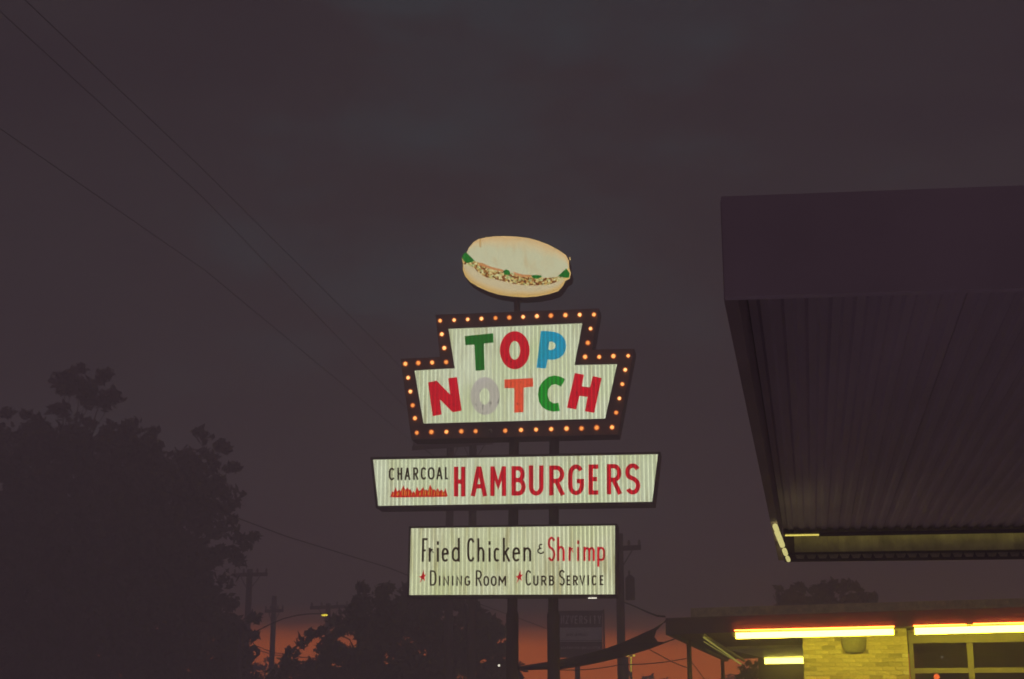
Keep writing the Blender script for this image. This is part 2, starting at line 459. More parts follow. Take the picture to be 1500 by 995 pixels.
# --- letters: constant-width strokes like a sign painter's
def arc(cx, cy, rx, ry, a0, a1, n=12):
    return [(cx + rx * math.cos(R(a0 + (a1 - a0) * i / n)), cy + ry * math.sin(R(a0 + (a1 - a0) * i / n))) for i in range(n + 1)]
G = {
 'H': [[(0,0),(0,1)], [(1,0),(1,1)], [(0,.5),(1,.5)]],
 'A': [[(0,0),(.45,.985),(.55,.985),(1,0)], [(.17,.3),(.83,.3)]],
 'M': [[(0,0),(.02,1)], [(1,0),(.98,1)], [(.06,.98),(.5,.34),(.94,.98)]],
 'B': [[(0,0),(0,1),(.5,1)] + arc(.5,.765,.40,.235,90,-90) + [(0,.53)], [(.45,.53)] + arc(.5,.265,.5,.265,90,-90) + [(0,0)]],
 'U': [[(0,1),(0,.25)] + arc(.5,.25,.5,.25,180,360) + [(1,1)]],
 'R': [[(0,0),(0,1),(.5,1)] + arc(.5,.74,.5,.26,90,-90) + [(0,.48)], [(.45,.48),(1,0)]],
 'G': [arc(.5,.66,.5,.34,35,180) + [(0,.32)] + arc(.5,.30,.5,.30,180,360) + [(1,.45),(.55,.45)]],
 'E': [[(1,1),(0,1),(0,0),(1,0)], [(0,.52),(.85,.52)]],
 'S': [arc(.5,.76,.5,.24,25,230,16) + [(.62,.5)] + arc(.5,.25,.5,.25,40,-150,16)],
 'C': [arc(.5,.68,.5,.32,30,180) + [(0,.32)] + arc(.5,.32,.5,.32,180,330)],
 'O': [arc(.5,.66,.5,.34,0,180) + arc(.5,.34,.5,.34,180,360) + [(1,.66)]],
 'L': [[(0,1),(0,0),(1,0)]],
 'D': [[(0,0),(0,1),(.4,1)] + arc(.4,.62,.6,.38,90,0) + arc(.4,.38,.6,.38,0,-90) + [(0,0)]],
 'I': [[(.5,0),(.5,1)]],
 'N': [[(0,0),(0,1),(1,0),(1,1)]],
 'V': [[(0,1),(.5,0),(1,1)]],
 'T': [[(.5,0),(.5,1)], [(0,1),(1,1)]],
 'Y': [[(0,1),(.5,.5),(1,1)], [(.5,.5),(.5,0)]],
 'Z': [[(0,1),(1,1),(0,0),(1,0)]],
 'F': [[(0,0),(.08,1),(1,1)], [(.05,.48),(.6,.48)]],
 'r': [[(0,0),(0,1)], [(0,.62)] + arc(.55,.62,.5,.30,165,60,8), [(.78,.70),(1,.74)]],
 'i': [[(.5,0),(.5,1)], [(.5,1.42),(.5,1.55)]],
 'e': [[(0,.55),(1,.60)] + arc(.5,.66,.5,.34,0,180) + [(0,.32)] + arc(.5,.32,.5,.32,180,325)],
 'd': [[(1,0),(1,1)], [(.98,.55)] + arc(.5,.34,.5,.24,50,180,8) + [(0,.2)] + arc(.5,.18,.5,.18,180,330,8)],
 'h': [[(0,0),(0,1)], [(0,.40)] + arc(.5,.38,.5,.21,150,0,8) + [(1,0)]],
 'c': [arc(.5,.68,.5,.32,40,180) + [(0,.32)] + arc(.5,.32,.5,.32,180,315)],
 'k': [[(0,0),(0,1)], [(.95,.60),(.08,.30)], [(.30,.38),(1,0)]],
 'n': [[(0,0),(0,1)], [(0,.66)] + arc(.5,.66,.5,.34,150,0,8) + [(1,0)]],
 'm': [[(0,0),(0,1)], [(0,.70)] + arc(.27,.70,.25,.28,150,0,8) + [(.52,0)], [(.52,.70)] + arc(.76,.70,.24,.28,150,0,8) + [(1,0)]],
 'p': [[(0,-.48),(0,1)], [(0,.70)] + arc(.5,.70,.5,.30,150,0,8) + [(1,.25)] + arc(.5,.25,.5,.25,0,-140,8)],
 '&': [arc(.55,.77,.32,.22,60,260,12) + arc(.52,.29,.50,.27,100,300,12) + [(.95,.22)]],
}
def stroke_poly(pts, wd, caps=None):
    """quads of a polyline of width wd with mitred joints"""
    P = [Vector((p[0], p[1])) for p in pts]
    Q = [P[0]]
    for p in P[1:]:
        if (p - Q[-1]).length > 1e-4: Q.append(p)
    P = Q
    if caps:                                  # square the ends that stand on the base line or reach the cap line
        for i0, i1, c in ((0, 1, caps[0]), (-1, -2, caps[1])):
            d = (P[i0] - P[i1]).normalized()
            if c and abs(d.y) > 0.8: P[i0] = P[i0] + d * (wd / 2)
    out = []
    for i, p in enumerate(P):
        a = (p - P[i-1]).normalized() if i > 0 else None
        b = (P[i+1] - p).normalized() if i < len(P) - 1 else None
        d1 = a or b; d2 = b or a
        n1 = Vector((-d1.y, d1.x)); n2 = Vector((-d2.y, d2.x))
        nn = (n1 + n2)
        nn = nn.normalized() if nn.length > 1e-6 else n1
        k = 1.0 / max(0.45, nn.dot(n1))
        out.append((p + nn * (wd/2*k), p - nn * (wd/2*k)))
    return out
def letter(ch, x0, x1, yt, yb, wd, mat, parent, y, frame=SF, label=None, name='letter'):
    """a painted letter filling a box given in photo pixels, lying on the plane y of the frame"""
    mb = MB()
    h = wd / 2
    ix0, ix1, iyt, iyb = x0 + h, x1 - h, yt + h, yb - h
    if ix1 < ix0: ix0 = ix1 = (x0 + x1) / 2
    for k, st in enumerate(G[ch]):
        pp = [(ix0 + (ix1 - ix0) * u, iyb + (iyt - iyb) * v) for u, v in st]
        q = stroke_poly(pp, wd, [v <= .02 or v >= .98 for v in (st[0][1], st[-1][1])])
        yy = y - 0.0006 * k
        vs = []
        for a, b in q:
            for c in (a, b):
                px = frame.xz(c.x, c.y, y)
                vs.append((px[0], yy, px[1]))
        mb.add(vs, [(2*i, 2*i+1, 2*i+3, 2*i+2) for i in range(len(q) - 1)])
    o = mb.build(name, mat, parent)
    if label: o['label'] = label
    return o
def flat(loops, mat, parent, y, name, label=None):
    mb = MB(); mb.prism(loops, y - 0.003, y, 0)
    o = mb.build(name, mat, parent)
    if label: o['label'] = label
    return o

def grow(pts, d):
    """push a pixel outline outward by d (list of per-vertex offsets via mitres)"""
    n = len(pts); out = []
    P = [Vector(p) for p in pts]
    area = sum(P[i].x * P[(i+1)%n].y - P[(i+1)%n].x * P[i].y for i in range(n))
    s = 1 if area > 0 else -1
    for i in range(n):
        a = (P[i] - P[i-1]).normalized(); b = (P[(i+1)%n] - P[i]).normalized()
        n1 = Vector((a.y, -a.x)) * s; n2 = Vector((b.y, -b.x)) * s
        nn = (n1 + n2).normalized()
        out.append(tuple(P[i] + nn * (d / max(0.5, nn.dot(n1)))))
    return out

DEPTH = 0.46
def board(name, label, inner_px, outer_px, mat):
    inner = poly(inner_px); outer = poly(outer_px)
    mb = MB()
    mb.prism([outer], 0.035, DEPTH)                       # cabinet
    mb.prism([outer, inner], -0.03, 0.0345)               # lip round the face
    cab = mb.build(name, MAT['cabinet'], pylon)
    cab['label'] = label
    corrugated(inner, 0.004, 0.016, cab, mat)
    return cab

# --- marquee TOP NOTCH
Z1 = (570, 330, 3.016)
inner = [(262,458),(855,433),(820,618),(1008,614),(955,856),(152,878),(112,642),(290,632)]
outer = [(206,398),(928,370),(896,552),(1084,548),(1012,926),(100,948),(52,592),(226,584)]
ipx = [(570 + a/3.016, 330 + b/3.016) for a, b in inner]
opx = [(570 + a/3.016, 330 + b/3.016) for a, b in outer]
marq = board('marquee_board', 'stepped white board with coloured letters TOP NOTCH and a border of amber bulbs', ipx, opx, MAT['panel'])
LY = -0.002
ox, oy, sc = 620, 470, 6.636
flat([poly([(403,150),(680,122),(683,213),(590,222),(597,480),(510,487),(497,232),(410,238)], ox, oy, sc)], MAT['l_green'], marq, LY, 'letter', 'dark green letter T')
def ell(cx, cy, rx, ry, n=40):
    return [(cx + rx * math.cos(2*math.pi*i/n), cy + ry * math.sin(2*math.pi*i/n)) for i in range(n)]
flat([poly(ell(754.1, 513.3, 21.8, 27.9)), poly(ell(754.1, 513.4, 7.9, 13.7))], MAT['l_red'], marq, LY, 'letter', 'red letter O')
ox, oy, sc = 740, 470, 6.63
flat([poly([(348,100),(420,102),(470,108),(520,122),(555,148),(583,190),(592,245),(585,290),(565,330),(530,360),(490,376),(450,381),(413,375),(395,463),(305,457)], ox, oy, sc),
      poly([(430,203),(455,203),(478,213),(492,235),(486,262),(466,281),(440,285),(418,280)], ox, oy, sc)], MAT['l_blue'], marq, LY, 'letter', 'sky blue letter P')
ox, oy, sc = 620, 470, 6.636
flat([poly([(47,600),(130,583),(262,718),(243,560),(328,548),(374,875),(285,890),(162,765),(178,912),(92,928)], ox, oy, sc)], MAT['l_red'], marq, LY, 'letter', 'red letter N')
flat([poly(ell(602,732,142,183), ox, oy, sc), poly(ell(597,735,50,80), ox, oy, sc)], MAT['l_grey'], marq, LY, 'letter', 'faded grey letter O with flaking paint')
ox, oy, sc = 740, 470, 6.63
flat([poly([(-7,572),(270,557),(273,640),(180,650),(178,888),(88,893),(90,655),(-5,655)], ox, oy, sc)], MAT['l_orange'], marq, LY, 'letter', 'orange letter T')
flat([poly([(583,568),(540,545),(480,532),(420,545),(365,590),(328,650),(318,715),(328,785),(360,840),(410,870),(465,883),(530,877),(518,797),(470,803),(432,780),(412,725),(418,665),(450,625),(490,615),(543,640)], ox, oy, sc)], MAT['l_green2'], marq, LY, 'letter', 'bright green letter C')
flat([poly([(678,508),(765,525),(745,637),(825,648),(850,538),(937,557),(865,895),(775,880),(800,740),(722,730),(690,862),(600,845)], ox, oy, sc)], MAT['l_red'], marq, LY, 'letter', 'red letter H leaning right')

bulbs = [(905,395),(890,457),(878,520),(866,582),(928,582),(991,579),(1056,577),(1043,639),(1030,702),(1017,765),(1003,828),(985,893),
 (917,895),(850,898),(784,899),(716,901),(649,903),(583,905),(513,908),(382,910),(319,911),(253,913),(187,914),(122,917),(114,853),(104,796),
 (94,735),(84,674),(72,613),(129,609),(190,607),(252,605),(244,543),(233,482),(225,422),(287,419),(347,416),(408,413),(470,410),(531,408),
 (592,405),(653,402),(715,400),(779,398),(842,396)]
bm_ = MB()
bm_.tube([(0, 0.0, 0), (0, -0.03, 0)], 0.022, 8, 2)           # socket
bm_.sphere((0, -0.062, 0), 0.030, 12, 8, 0)                   # lit core
bm_.sphere((0, -0.062, 0), 0.047, 12, 8, 1)                   # glowing shell put in for the bulb's orange halo
b0 = None
for i, (bx, by) in enumerate(bulbs):
    p = SF.hit(570 + bx/3.016, 330 + by/3.016, -0.09)
    if b0 is None:
        b0 = [bm_.build('bulb', [MAT[k_], MAT['bulb_halo'], MAT['steel_dark']], marq) for k_ in ('bulb_core', 'bulb_bright', 'bulb_warm')]
    if i < 3:
        o = b0[i]
    else:
        o = random.choice(b0).copy(); C.objects.link(o)
    o.location = (p.x, -0.031, p.z)
    k = random.uniform(0.88, 1.1); o.scale = (k, k, k)
# the dead bulb and the small screws between the bulbs
dm = MB(); dm.tube([(0, 0.0, 0), (0, -0.03, 0)], 0.022, 8, 0); dm.sphere((0, -0.062, 0), 0.034, 10, 8, 1)
do = dm.build('bulb', [MAT['steel_dark'], MAT['ceramic']], marq); do['label'] = 'burnt out bulb at the lower edge'
p = SF.hit(570 + 447/3.016, 330 + 909/3.016, -0.09); do.location = (p.x, -0.031, p.z)
for i in range(0, len(bulbs) - 1):
    (ax, ay), (bx, by) = bulbs[i], bulbs[i+1]
    if i % 2 == 0 and math.hypot(ax-bx, ay-by) < 90:
        p = SF.hit(570 + (ax+bx)/2/3.016, 330 + (ay+by)/2/3.016, -0.03)
        m_ = MB(); m_.tube([(p.x, -0.0305, p.z), (p.x, -0.042, p.z)], 0.010, 6)
        m_.build('screw', MAT['ceramic'], marq)

# --- CHARCOAL HAMBURGERS
ipx = [(546.5,673.5),(964,665.5),(955.5,735.5),(554,741.5)]
hb = board('hamburgers_board', 'tapered white board reading CHARCOAL HAMBURGERS in red and black over painted flames', ipx, grow(ipx, 3.2), MAT['panel'])
Z2 = lambda x: 530 + x / 3.261
Z2y = lambda y: 640 + y / 3.261
for ch, a, b, t, u in [('H',440,495,143,285),('A',522,597,140,284),('M',613,690,141,283),('B',715,783,140,281),('U',798,868,137,281),('R',895,967,137,280),
                       ('G',985,1062,132,279),('E',1083,1140,132,277),('R',1170,1240,130,275),('S',1258,1330,127,276)]:
    letter(ch, Z2(a), Z2(b), Z2y(t), Z2y(u), 6.5, MAT['l_red2'], hb, LY)
for i, (ch, a, b) in enumerate([('C',65,125),('H',150,200),('A',222,280),('R',308,360),('C',385,442),('O',455,523),('A',540,602),('L',625,664)]):
    s = -9 * (a - 65) / 560
    letter(ch, 560 + a/6.818, 560 + b/6.818, 660 + (173 + s)/6.818, 660 + (298 + s)/6.818, 2.5, MAT['l_black'], hb, LY)
pk = [(80,465),(100,405),(112,420),(135,365),(150,412),(168,388),(182,410),(210,350),(232,395),(252,368),(268,395),(280,385),(300,425),(312,405),(328,430),(347,360),(365,405),(385,398),(408,365),(425,400),(440,390),(455,405),(478,340),(505,395),(520,385),(532,405),(555,375),(570,410),(592,388),(612,418),(632,375),(652,455),(640,463),(120,470)]
flat([poly(pk, 560, 660, 6.818)], MAT['flame_red'], hb, LY, 'flame_strip', 'painted red flames under the word charcoal')
ym = MB()
for x, t in [(112,432),(150,425),(162,420),(200,385),(222,398),(240,410),(262,405),(292,430),(330,410),(372,425),(380,415),(412,400),(430,405),(458,415),(492,390),(468,380),(522,412),(545,400),(562,420),(600,412),(618,425)]:
    q = poly([(x-3,452),(x+1,t-8),(x+5,t+12),(x+1,448)], 560, 660, 6.818)
    ym = MB(); ym.prism([q], LY - 0.0075, LY - 0.0045); ym.build('flame_tongue', MAT['flame_yellow'], hb)

# --- Fried Chicken & Shrimp
ipx = [(602,774),(901,770),(901,871),(599.5,872)]
mbd = board('menu_board', 'white board reading Fried Chicken and Shrimp, Dining Room, Curb Service', ipx, grow(ipx, 2.6), MAT['panel_warm'])
def row(items, ox, oy, sc, wd, mat):
    for ch, a, b, t, u in items:
        letter(ch, ox + a/sc, ox + b/sc, oy + t/sc, oy + u/sc, wd, mat, mbd, LY)
A = (590, 765, 8.653)
row([('F',240,328,203,502),('r',328,402,325,502),('i',432,458,325,502),('e',493,582,325,503),('d',622,724,200,502),('C',815,914,200,503),('h',945,1036,203,502),
     ('i',1085,1115,325,502),('c',1153,1234,325,502),('k',1268,1360,198,502)], *A, 3.1, MAT['l_black'])
B = (740, 765, 8.653)
row([('e',92,190,318,500),('n',230,330,318,498)], *B, 3.1, MAT['l_black'])
row([('&',405,500,272,408)], *B, 2.0, MAT['l_black'])
row([('S',540,636,185,496),('h',658,754,188,493),('r',803,876,313,493),('i',910,940,315,493),('m',990,1136,313,493),('p',1166,1266,313,493)], *B, 3.2, MAT['l_red2'])
row([('D',343,428,610,806),('I',458,478,680,806),('N',513,588,683,806),('I',623,643,680,806),('N',678,753,680,806),('G',783,857,682,808),
     ('R',924,1002,610,808),('O',1022,1094,682,810),('O',1116,1190,682,810),('M',1212,1310,682,808)], *A, 2.3, MAT['l_black'])
row([('C',258,334,608,806),('U',355,424,678,806),('R',456,524,678,804),('B',555,622,676,804),('S',683,757,604,806),('E',778,836,675,803),('R',858,922,675,803),
     ('V',942,1014,675,803),('I',1043,1063,672,800),('C',1098,1162,672,803),('E',1198,1254,672,800)], *B, 2.3, MAT['l_black'])
def star(cx, cy, pts):
    return [(cx + x, cy + y) for x, y in pts]
st = [(13,-85),(20,-22),(48,-28),(22,8),(30,60),(2,30),(-35,85),(-18,20),(-45,2),(-12,-12)]
flat([poly(star(252, 690, st), *A)], MAT['l_red2'], mbd, LY, 'star', 'painted red star before dining room')
flat([poly(star(180, 690, st), *B)], MAT['l_red2'], mbd, LY, 'star', 'painted red star before curb service')
sl = MB()
p0 = SF.hit(861.5, 876.2, 0.10); p1 = SF.hit(874.0, 876.2, 0.10)
sl.box(p0.x, p1.x, 0.09, 0.13, p0.z - 0.008, p0.z + 0.006)
o = sl.build('light_slot', MAT['lamp_white'], mbd); o['label'] = 'small lit slot in the underside of the board'

# --- posts
for pxs in ((754.0, 750.5), (812.5, 810.5)):
    mb = MB()
    yy = 0.23
    top = SF.hit(pxs[0], 560, yy); kn = SF.hit(pxs[1], 900, yy)
    mb.tube([(kn.x, yy, 0.02), (kn.x, yy, kn.z)], 0.105, 16)
    mb.tube([(kn.x, yy, kn.z - 0.01), (kn.x, yy, kn.z + 0.05)], [0.105, 0.088], 16)
    mb.tube([(kn.x, yy, kn.z + 0.04), (top.x, yy, top.z)], 0.086, 16)
    mb.build('post', MAT['steel_dark'], pylon)
mb = MB()
a = SF.hit(757.5, 432, 0.2); b = SF.hit(757.5, 470, 0.2)
mb.tube([(a.x, 0.2, b.z), (a.x, 0.2, a.z + 0.1)], 0.055, 12)
for dx in (-0.12, 0.12):
    mb.tube([(a.x + dx, 0.2, b.z), (a.x + dx * 0.15, 0.2, b.z + 0.22)], 0.018, 6)
mb.build('burger_mast', MAT['steel_dark'], pylon)

# --- the bun on top
BX, BY, BS = 660, 330, 7.895
def resample(pts, n):
    P = [Vector(p) for p in pts]
    # Catmull-Rom then even spacing
    Q = []
    for i in range(len(P) - 1):
        p0, p1, p2, p3 = P[max(i-1,0)], P[i], P[i+1], P[min(i+2,len(P)-1)]
        for k in range(8):
            t = k / 8
            Q.append(0.5*((2*p1)+(p2-p0)*t+(2*p0-5*p1+4*p2-p3)*t*t+(3*p1-p0-3*p2+p3)*t*t*t))
    Q.append(P[-1])
    L_ = [0]
    for i in range(1, len(Q)): L_.append(L_[-1] + (Q[i]-Q[i-1]).length)
    out = []
    for i in range(n):
        d = L_[-1] * i / (n - 1)
        j = max(1, min(len(Q)-1, next((k for k in range(1, len(L_)) if L_[k] >= d), len(Q)-1)))
        f = (d - L_[j-1]) / max(1e-9, L_[j]-L_[j-1])
        out.append(Q[j-1].lerp(Q[j], f))
    return out
def loft(top, bot, bulge, y0, mat, parent, name, n=48, m=12, label=None, rough=0.0):
    """a pillowed plastic form between two edge lines drawn left to right"""
    T, Bt = resample(top, n), resample(bot, n)
    mb = MB(); vs = []; uv = []
    for i in range(n):
        u = i / (n - 1)
        taper = math.sin(math.pi * min(1, max(0, u))) ** 0.45
        for j in range(m + 1):
            t = j / m
            p = T[i].lerp(Bt[i], t)
            x, z = SF.xz(BX + p.x/BS, BY + p.y/BS)
            yy = y0 - bulge * taper * math.sin(math.pi * t) ** 0.6
            if rough and 0 < j < m: yy += random.uniform(-rough, rough)
            vs.append((x, yy, z)); uv.append((u, t))
    fs = [(i*(m+1)+j, i*(m+1)+j+1, (i+1)*(m+1)+j+1, (i+1)*(m+1)+j) for i in range(n-1) for j in range(m)]
    mb.add(vs, fs, 0, True)
    o = mb.build(name, mat, parent)
    l = o.data.uv_layers.new(name='form')
    for poly_ in o.data.polygons:
        for li in poly_.loop_indices:
            l.data[li].uv = uv[o.data.loops[li].vertex_index]
    if label: o['label'] = label
    return o
def bun_mat(name, mid, edge, rust, flip=False):
    m, t, out = nodes(name)
    uvn = t.nodes.new('ShaderNodeUVMap'); uvn.uv_map = 'form'
    sp = t.nodes.new('ShaderNodeSeparateXYZ'); t.links.new(uvn.outputs[0], sp.inputs[0])
    v = sp.outputs[1]
    if flip: v = math_n(t, 'SUBTRACT', 1.0, v)
    vn = math_n(t, 'ADD', v, math_n(t, 'MULTIPLY', math_n(t, 'SUBTRACT', noise(t, 2.5, 3), 0.5), 0.35))
    c = ramp2(t, vn, [(0.0, edge), (0.06, tuple(a*0.88 for a in edge)), (0.22, tuple((a+b)/2 for a, b in zip(mid, edge))), (0.45, mid), (1.0, mid)])
    st = ramp2(t, noise(t, 5.0, 6, (1.6, 1, 0.5), 0.6), [(0.52, (0,)*3), (0.75, (1,)*3)])
    c = mixc(t, c, rust, math_n(t, 'MULTIPLY', st, 0.45))
    # one long drip
    du = math_n(t, 'ABSOLUTE', math_n(t, 'SUBTRACT', sp.outputs[0], 0.175))
    dr = math_n(t, 'MULTIPLY', math_n(t, 'LESS_THAN', du, 0.008), math_n(t, 'LESS_THAN', sp.outputs[1], 0.42))
    c = mixc(t, c, rust, math_n(t, 'MULTIPLY', dr, 0.0 if flip else 0.75))
    e = t.nodes.new('ShaderNodeEmission'); t.links.new(c, e.inputs[0]); e.inputs[1].default_value = SIGN * 0.92
    t.links.new(e.outputs[0], out.inputs[0])
    return m
MAT['bun_top'] = bun_mat('bun_top', (0.53, 0.52, 0.33), (0.70, 0.47, 0.21), (0.46, 0.28, 0.08))
MAT['bun_bottom'] = bun_mat('bun_bottom', (0.55, 0.46, 0.27), (0.62, 0.40, 0.13), (0.48, 0.28, 0.07), True)
def filling_mat():
    m, t, out = nodes('chopped_filling')
    vo = t.nodes.new('ShaderNodeTexVoronoi'); vo.inputs['Scale'].default_value = 30
    co = t.nodes.new('ShaderNodeTexCoord'); t.links.new(co.outputs['Object'], vo.inputs['Vector'])
    sp = t.nodes.new('ShaderNodeSeparateColor'); t.links.new(vo.outputs['Color'], sp.inputs[0])
    c = ramp2(t, sp.outputs[0], [(0.0, (0.09, 0.02, 0.004)), (0.30, (0.24, 0.085, 0.012)), (0.45, (0.50, 0.34, 0.09)), (0.62, (0.60, 0.55, 0.28)), (0.8, (0.26, 0.30, 0.10)), (1.0, (0.62, 0.38, 0.12))])
    e = t.nodes.new('ShaderNodeEmission'); t.links.new(c, e.inputs[0]); e.inputs[1].default_value = SIGN
    t.links.new(e.outputs[0], out.inputs[0])
    return m
MAT['filling'] = filling_mat()
MAT['lettuce'] = backlit('lettuce', (0.003, 0.14, 0.012), SIGN, 0.3, 0.6, (0.3, 0.4, 0.3), 0.8)
MAT['sauce'] = backlit('sauce', (0.50, 0.22, 0.08), SIGN, 0.1, 0.3)
MAT['bun_edge'] = backlit('bun_edge', (0.62, 0.42, 0.15), SIGN, 0.05, 0.5)

tb_top = [(185,335),(215,265),(270,200),(330,165),(410,148),(500,135),(640,132),(780,140),(900,155),(1010,185),(1130,230),(1250,295),(1330,350),(1362,410),(1365,492)]
tb_bot = [(192,338),(240,388),(290,422),(380,458),(480,502),(600,537),(700,557),(830,592),(950,597),(1060,610),(1180,607),(1260,590),(1340,520),(1364,494)]
bb_top = [(150,450),(200,470),(270,492),(330,556),(420,606),(520,627),(640,657),(740,681),(870,696),(1000,698),(1130,690),(1240,652),(1325,630)]
bb_bot = [(150,452),(148,520),(175,590),(230,650),(320,705),(430,755),(560,795),(700,815),(850,825),(1000,815),(1130,790),(1240,755),(1290,700),(1325,632)]
fl_top = [(150,400),(240,385),(290,420),(380,455),(480,500),(600,535),(700,555),(830,590),(950,595),(1060,608),(1180,605),(1260,588),(1345,530)]
fl_bot = [(150,452),(200,472),(270,494),(330,558),(420,608),(520,629),(640,659),(740,683),(870,698),(1000,700),(1130,692),(1240,654),(1345,610)]
sil = tb_top + [(1385,555),(1370,612),(1325,635)] + bb_bot[::-1][1:] + [(136,380),(160,335)]
sil = grow(sil, 11)
mb = MB(); mb.prism([poly(sil, BX, BY, BS)], 0.02, 0.36)
bun = mb.build('burger_figure', MAT['cabinet'], pylon); bun['label'] = 'lit plastic burger bun tilted on a short mast above the boards'
mb = MB(); mb.prism([poly(grow(sil, -6), BX, BY, BS)], -0.004, 0.0195)
mb.build('rim', MAT['bun_edge'], bun)
loft(bb_top, bb_bot, 0.10, -0.008, MAT['bun_bottom'], bun, 'bottom_bun')
loft(fl_top, fl_bot, 0.06, -0.012, MAT['filling'], bun, 'filling', 60, 8, rough=0.012)
loft(tb_top, tb_bot, 0.17, -0.014, MAT['bun_top'], bun, 'top_bun')
for k, pts in enumerate([[(138,385),(160,338),(190,328),(225,362),(278,415),(245,440),(190,442),(150,412)],
            [(622,555),(655,538),(690,550),(697,575),(668,592),(630,585)],
            [(945,606),(1000,602),(1060,608),(1010,632),(965,628)],
            [(1248,600),(1300,550),(1342,512),(1378,560),(1372,608),(1320,612)]]):
    mb = MB(); mb.prism([poly(pts, BX, BY, BS)], -0.135 if k in (1, 2) else -0.06, -0.05 if k in (1, 2) else -0.01); mb.build('lettuce_leaf', MAT['lettuce'], bun)
for pts in ([(320,455),(380,462),(480,505),(620,540),(612,552),(500,525),(420,500),(345,478)], [(735,562),(840,594),(945,600),(930,612),(830,608),(760,590)]):
    mb = MB(); mb.prism([poly(pts, BX, BY, BS)], -0.125, -0.05); mb.build('sauce_streak', MAT['sauce'], bun)
mb = MB()
for pts in ([(1372,378),(1382,370),(1390,395),(1378,402)], [(405,150),(410,140),(418,142),(416,155)]):
    mb.prism([poly(pts, BX, BY, BS)], -0.02, 0.03)
mb.build('mounting_clip', MAT['bun_edge'], bun)

# ================================================================== carport canopy
ZC = 3.2
n0 = at_z(1061, 435, ZC); n1 = at_z(1141, 821, ZC)
yaw_c = R(6.2)
CF = Frame(n0, yaw_c)
canopy = CF.root('carport_canopy', 'big dark flat carport canopy with ribbed metal underside close overhead', 'canopy')
DEEP = (CF.i @ n1).y; SKEW = (CF.i @ n1).x / DEEP
FH = CF.hit(1056, 288, 0).z - ZC        # depth of the front fascia
WID = 12.0
deck_z = ZC + 0.30
# front fascia in three sheets
for k in range(4):
    mb = MB(); mb.box(k * 3.0 + 0.002, k * 3.0 + 2.998, 0.0, 0.05, ZC, ZC + FH); mb.mi[0] = 1
    mb.build('fascia_sheet', [MAT['fascia'], MAT['deck']], canopy)
mb = MB(); mb.box(-0.004, 0.05, 0.052, DEEP, ZC, ZC + FH); mb.build('side_fascia', MAT['fascia'], canopy)
mb = MB(); mb.box(0.0, WID, 0.06, DEEP + 0.05, deck_z + 0.06, ZC + FH - 0.03); mb.build('roof_sheet', MAT['fascia'], canopy)
# ribbed deck sheets under the roof
ns = 12; ribs = 9
for k in range(ns):
    xa, xb = 0.055 + k * (WID - 0.06) / ns, 0.055 + (k + 1) * (WID - 0.06) / ns
    mb = MB(); pts = []
    wdt = (xb - xa) / ribs
    for r in range(ribs):
        x = xa + r * wdt
        for fx, z in ((0, 0.012), (0.35, 0.012), (0.50, -0.008), (0.85, -0.008)):
            pts.append((x + fx * wdt, deck_z + z))
    pts.append((xb - 0.002, deck_z + 0.012))
    vs = [(x, 0.06, z) for x, z in pts] + [(x, DEEP - 0.02, z) for x, z in pts]
    q = len(pts)
    mb.add(vs, [(i, i+1, q+i+1, q+i) for i in range(q-1)])
    mb.build('deck_sheet', MAT['deck'], canopy)
# back fascia: ribbed inner skin, rail, toothed drip edge
mb = MB(); pts = []
nn = int(WID / 0.11)
for i in range(nn * 2 + 1):
    pts.append((0.16 + i * 0.055, DEEP - (0.025 if i % 2 else 0.0)))
q = len(pts)
mb.add([(x, y, ZC + 0.075) for x, y in pts] + [(x, y, deck_z + 0.04) for x, y in pts], [(i, i+1, q+i+1, q+i) for i in range(q-1)])
mb.build('back_fascia', MAT['back'], canopy)
mb = MB(); mb.box(0.06, WID, DEEP - 0.05, DEEP + 0.02, ZC + 0.055, ZC + 0.074); mb.build('rail', MAT['steel_dark'], canopy)
mb = MB()
for i in range(nn):
    x = 0.16 + i * 0.11
    mb.add([(x, DEEP - 0.01, ZC + 0.054), (x + 0.105, DEEP - 0.01, ZC + 0.054), (x + 0.085, DEEP - 0.03, ZC + 0.01), (x + 0.02, DEEP - 0.03, ZC + 0.01)], [(0, 1, 2, 3)])
mb.build('drip_edge', MAT['back'], canopy)
mb = MB(); mb.box(0.055, WID, DEEP + 0.022, DEEP + 0.06, ZC - 0.012, ZC + FH); mb.build('back_sheet', MAT['roof_dark'], canopy)
for ch_ in canopy.children:
    for v_ in ch_.data.vertices:
        v_.co.x += SKEW * v_.co.y
# light caught on the corner edge, put in as short glowing lengths
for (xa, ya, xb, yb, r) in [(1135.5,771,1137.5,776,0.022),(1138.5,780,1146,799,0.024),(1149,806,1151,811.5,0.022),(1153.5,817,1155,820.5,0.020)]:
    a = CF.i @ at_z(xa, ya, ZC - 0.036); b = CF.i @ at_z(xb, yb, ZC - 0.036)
    mb = MB(); mb.tube([a, b], r, 10); o = mb.build('corner_glow', MAT['dim_glow'], canopy)
    o['label'] = 'short glowing piece put in for light on the far corner of the canopy edge'
a = CF.hit(1150, 784.5, DEEP - 0.10); b = CF.hit(1560, 777.3, DEEP - 0.10); c = CF.hit(1199, 783.6, DEEP - 0.10)
mb = MB(); mb.tube([a, b], 0.008, 8); o = mb.build('strip_light', MAT['strip'], canopy); o['label'] = 'thin lit strip under the far edge of the canopy, its right length added'  # only the left end shows; the rest is added to light the back fascia
def slab(p, q, y0, y1, z0, z1):
    m_ = MB()
    m_.hexa([(p.x, y0, p.z + z0), (q.x, y0, q.z + z0), (q.x, y1, q.z + z0), (p.x, y1, p.z + z0),
             (p.x, y0, p.z + z1), (q.x, y0, q.z + z1), (q.x, y1, q.z + z1), (p.x, y1, p.z + z1)])
    return m_
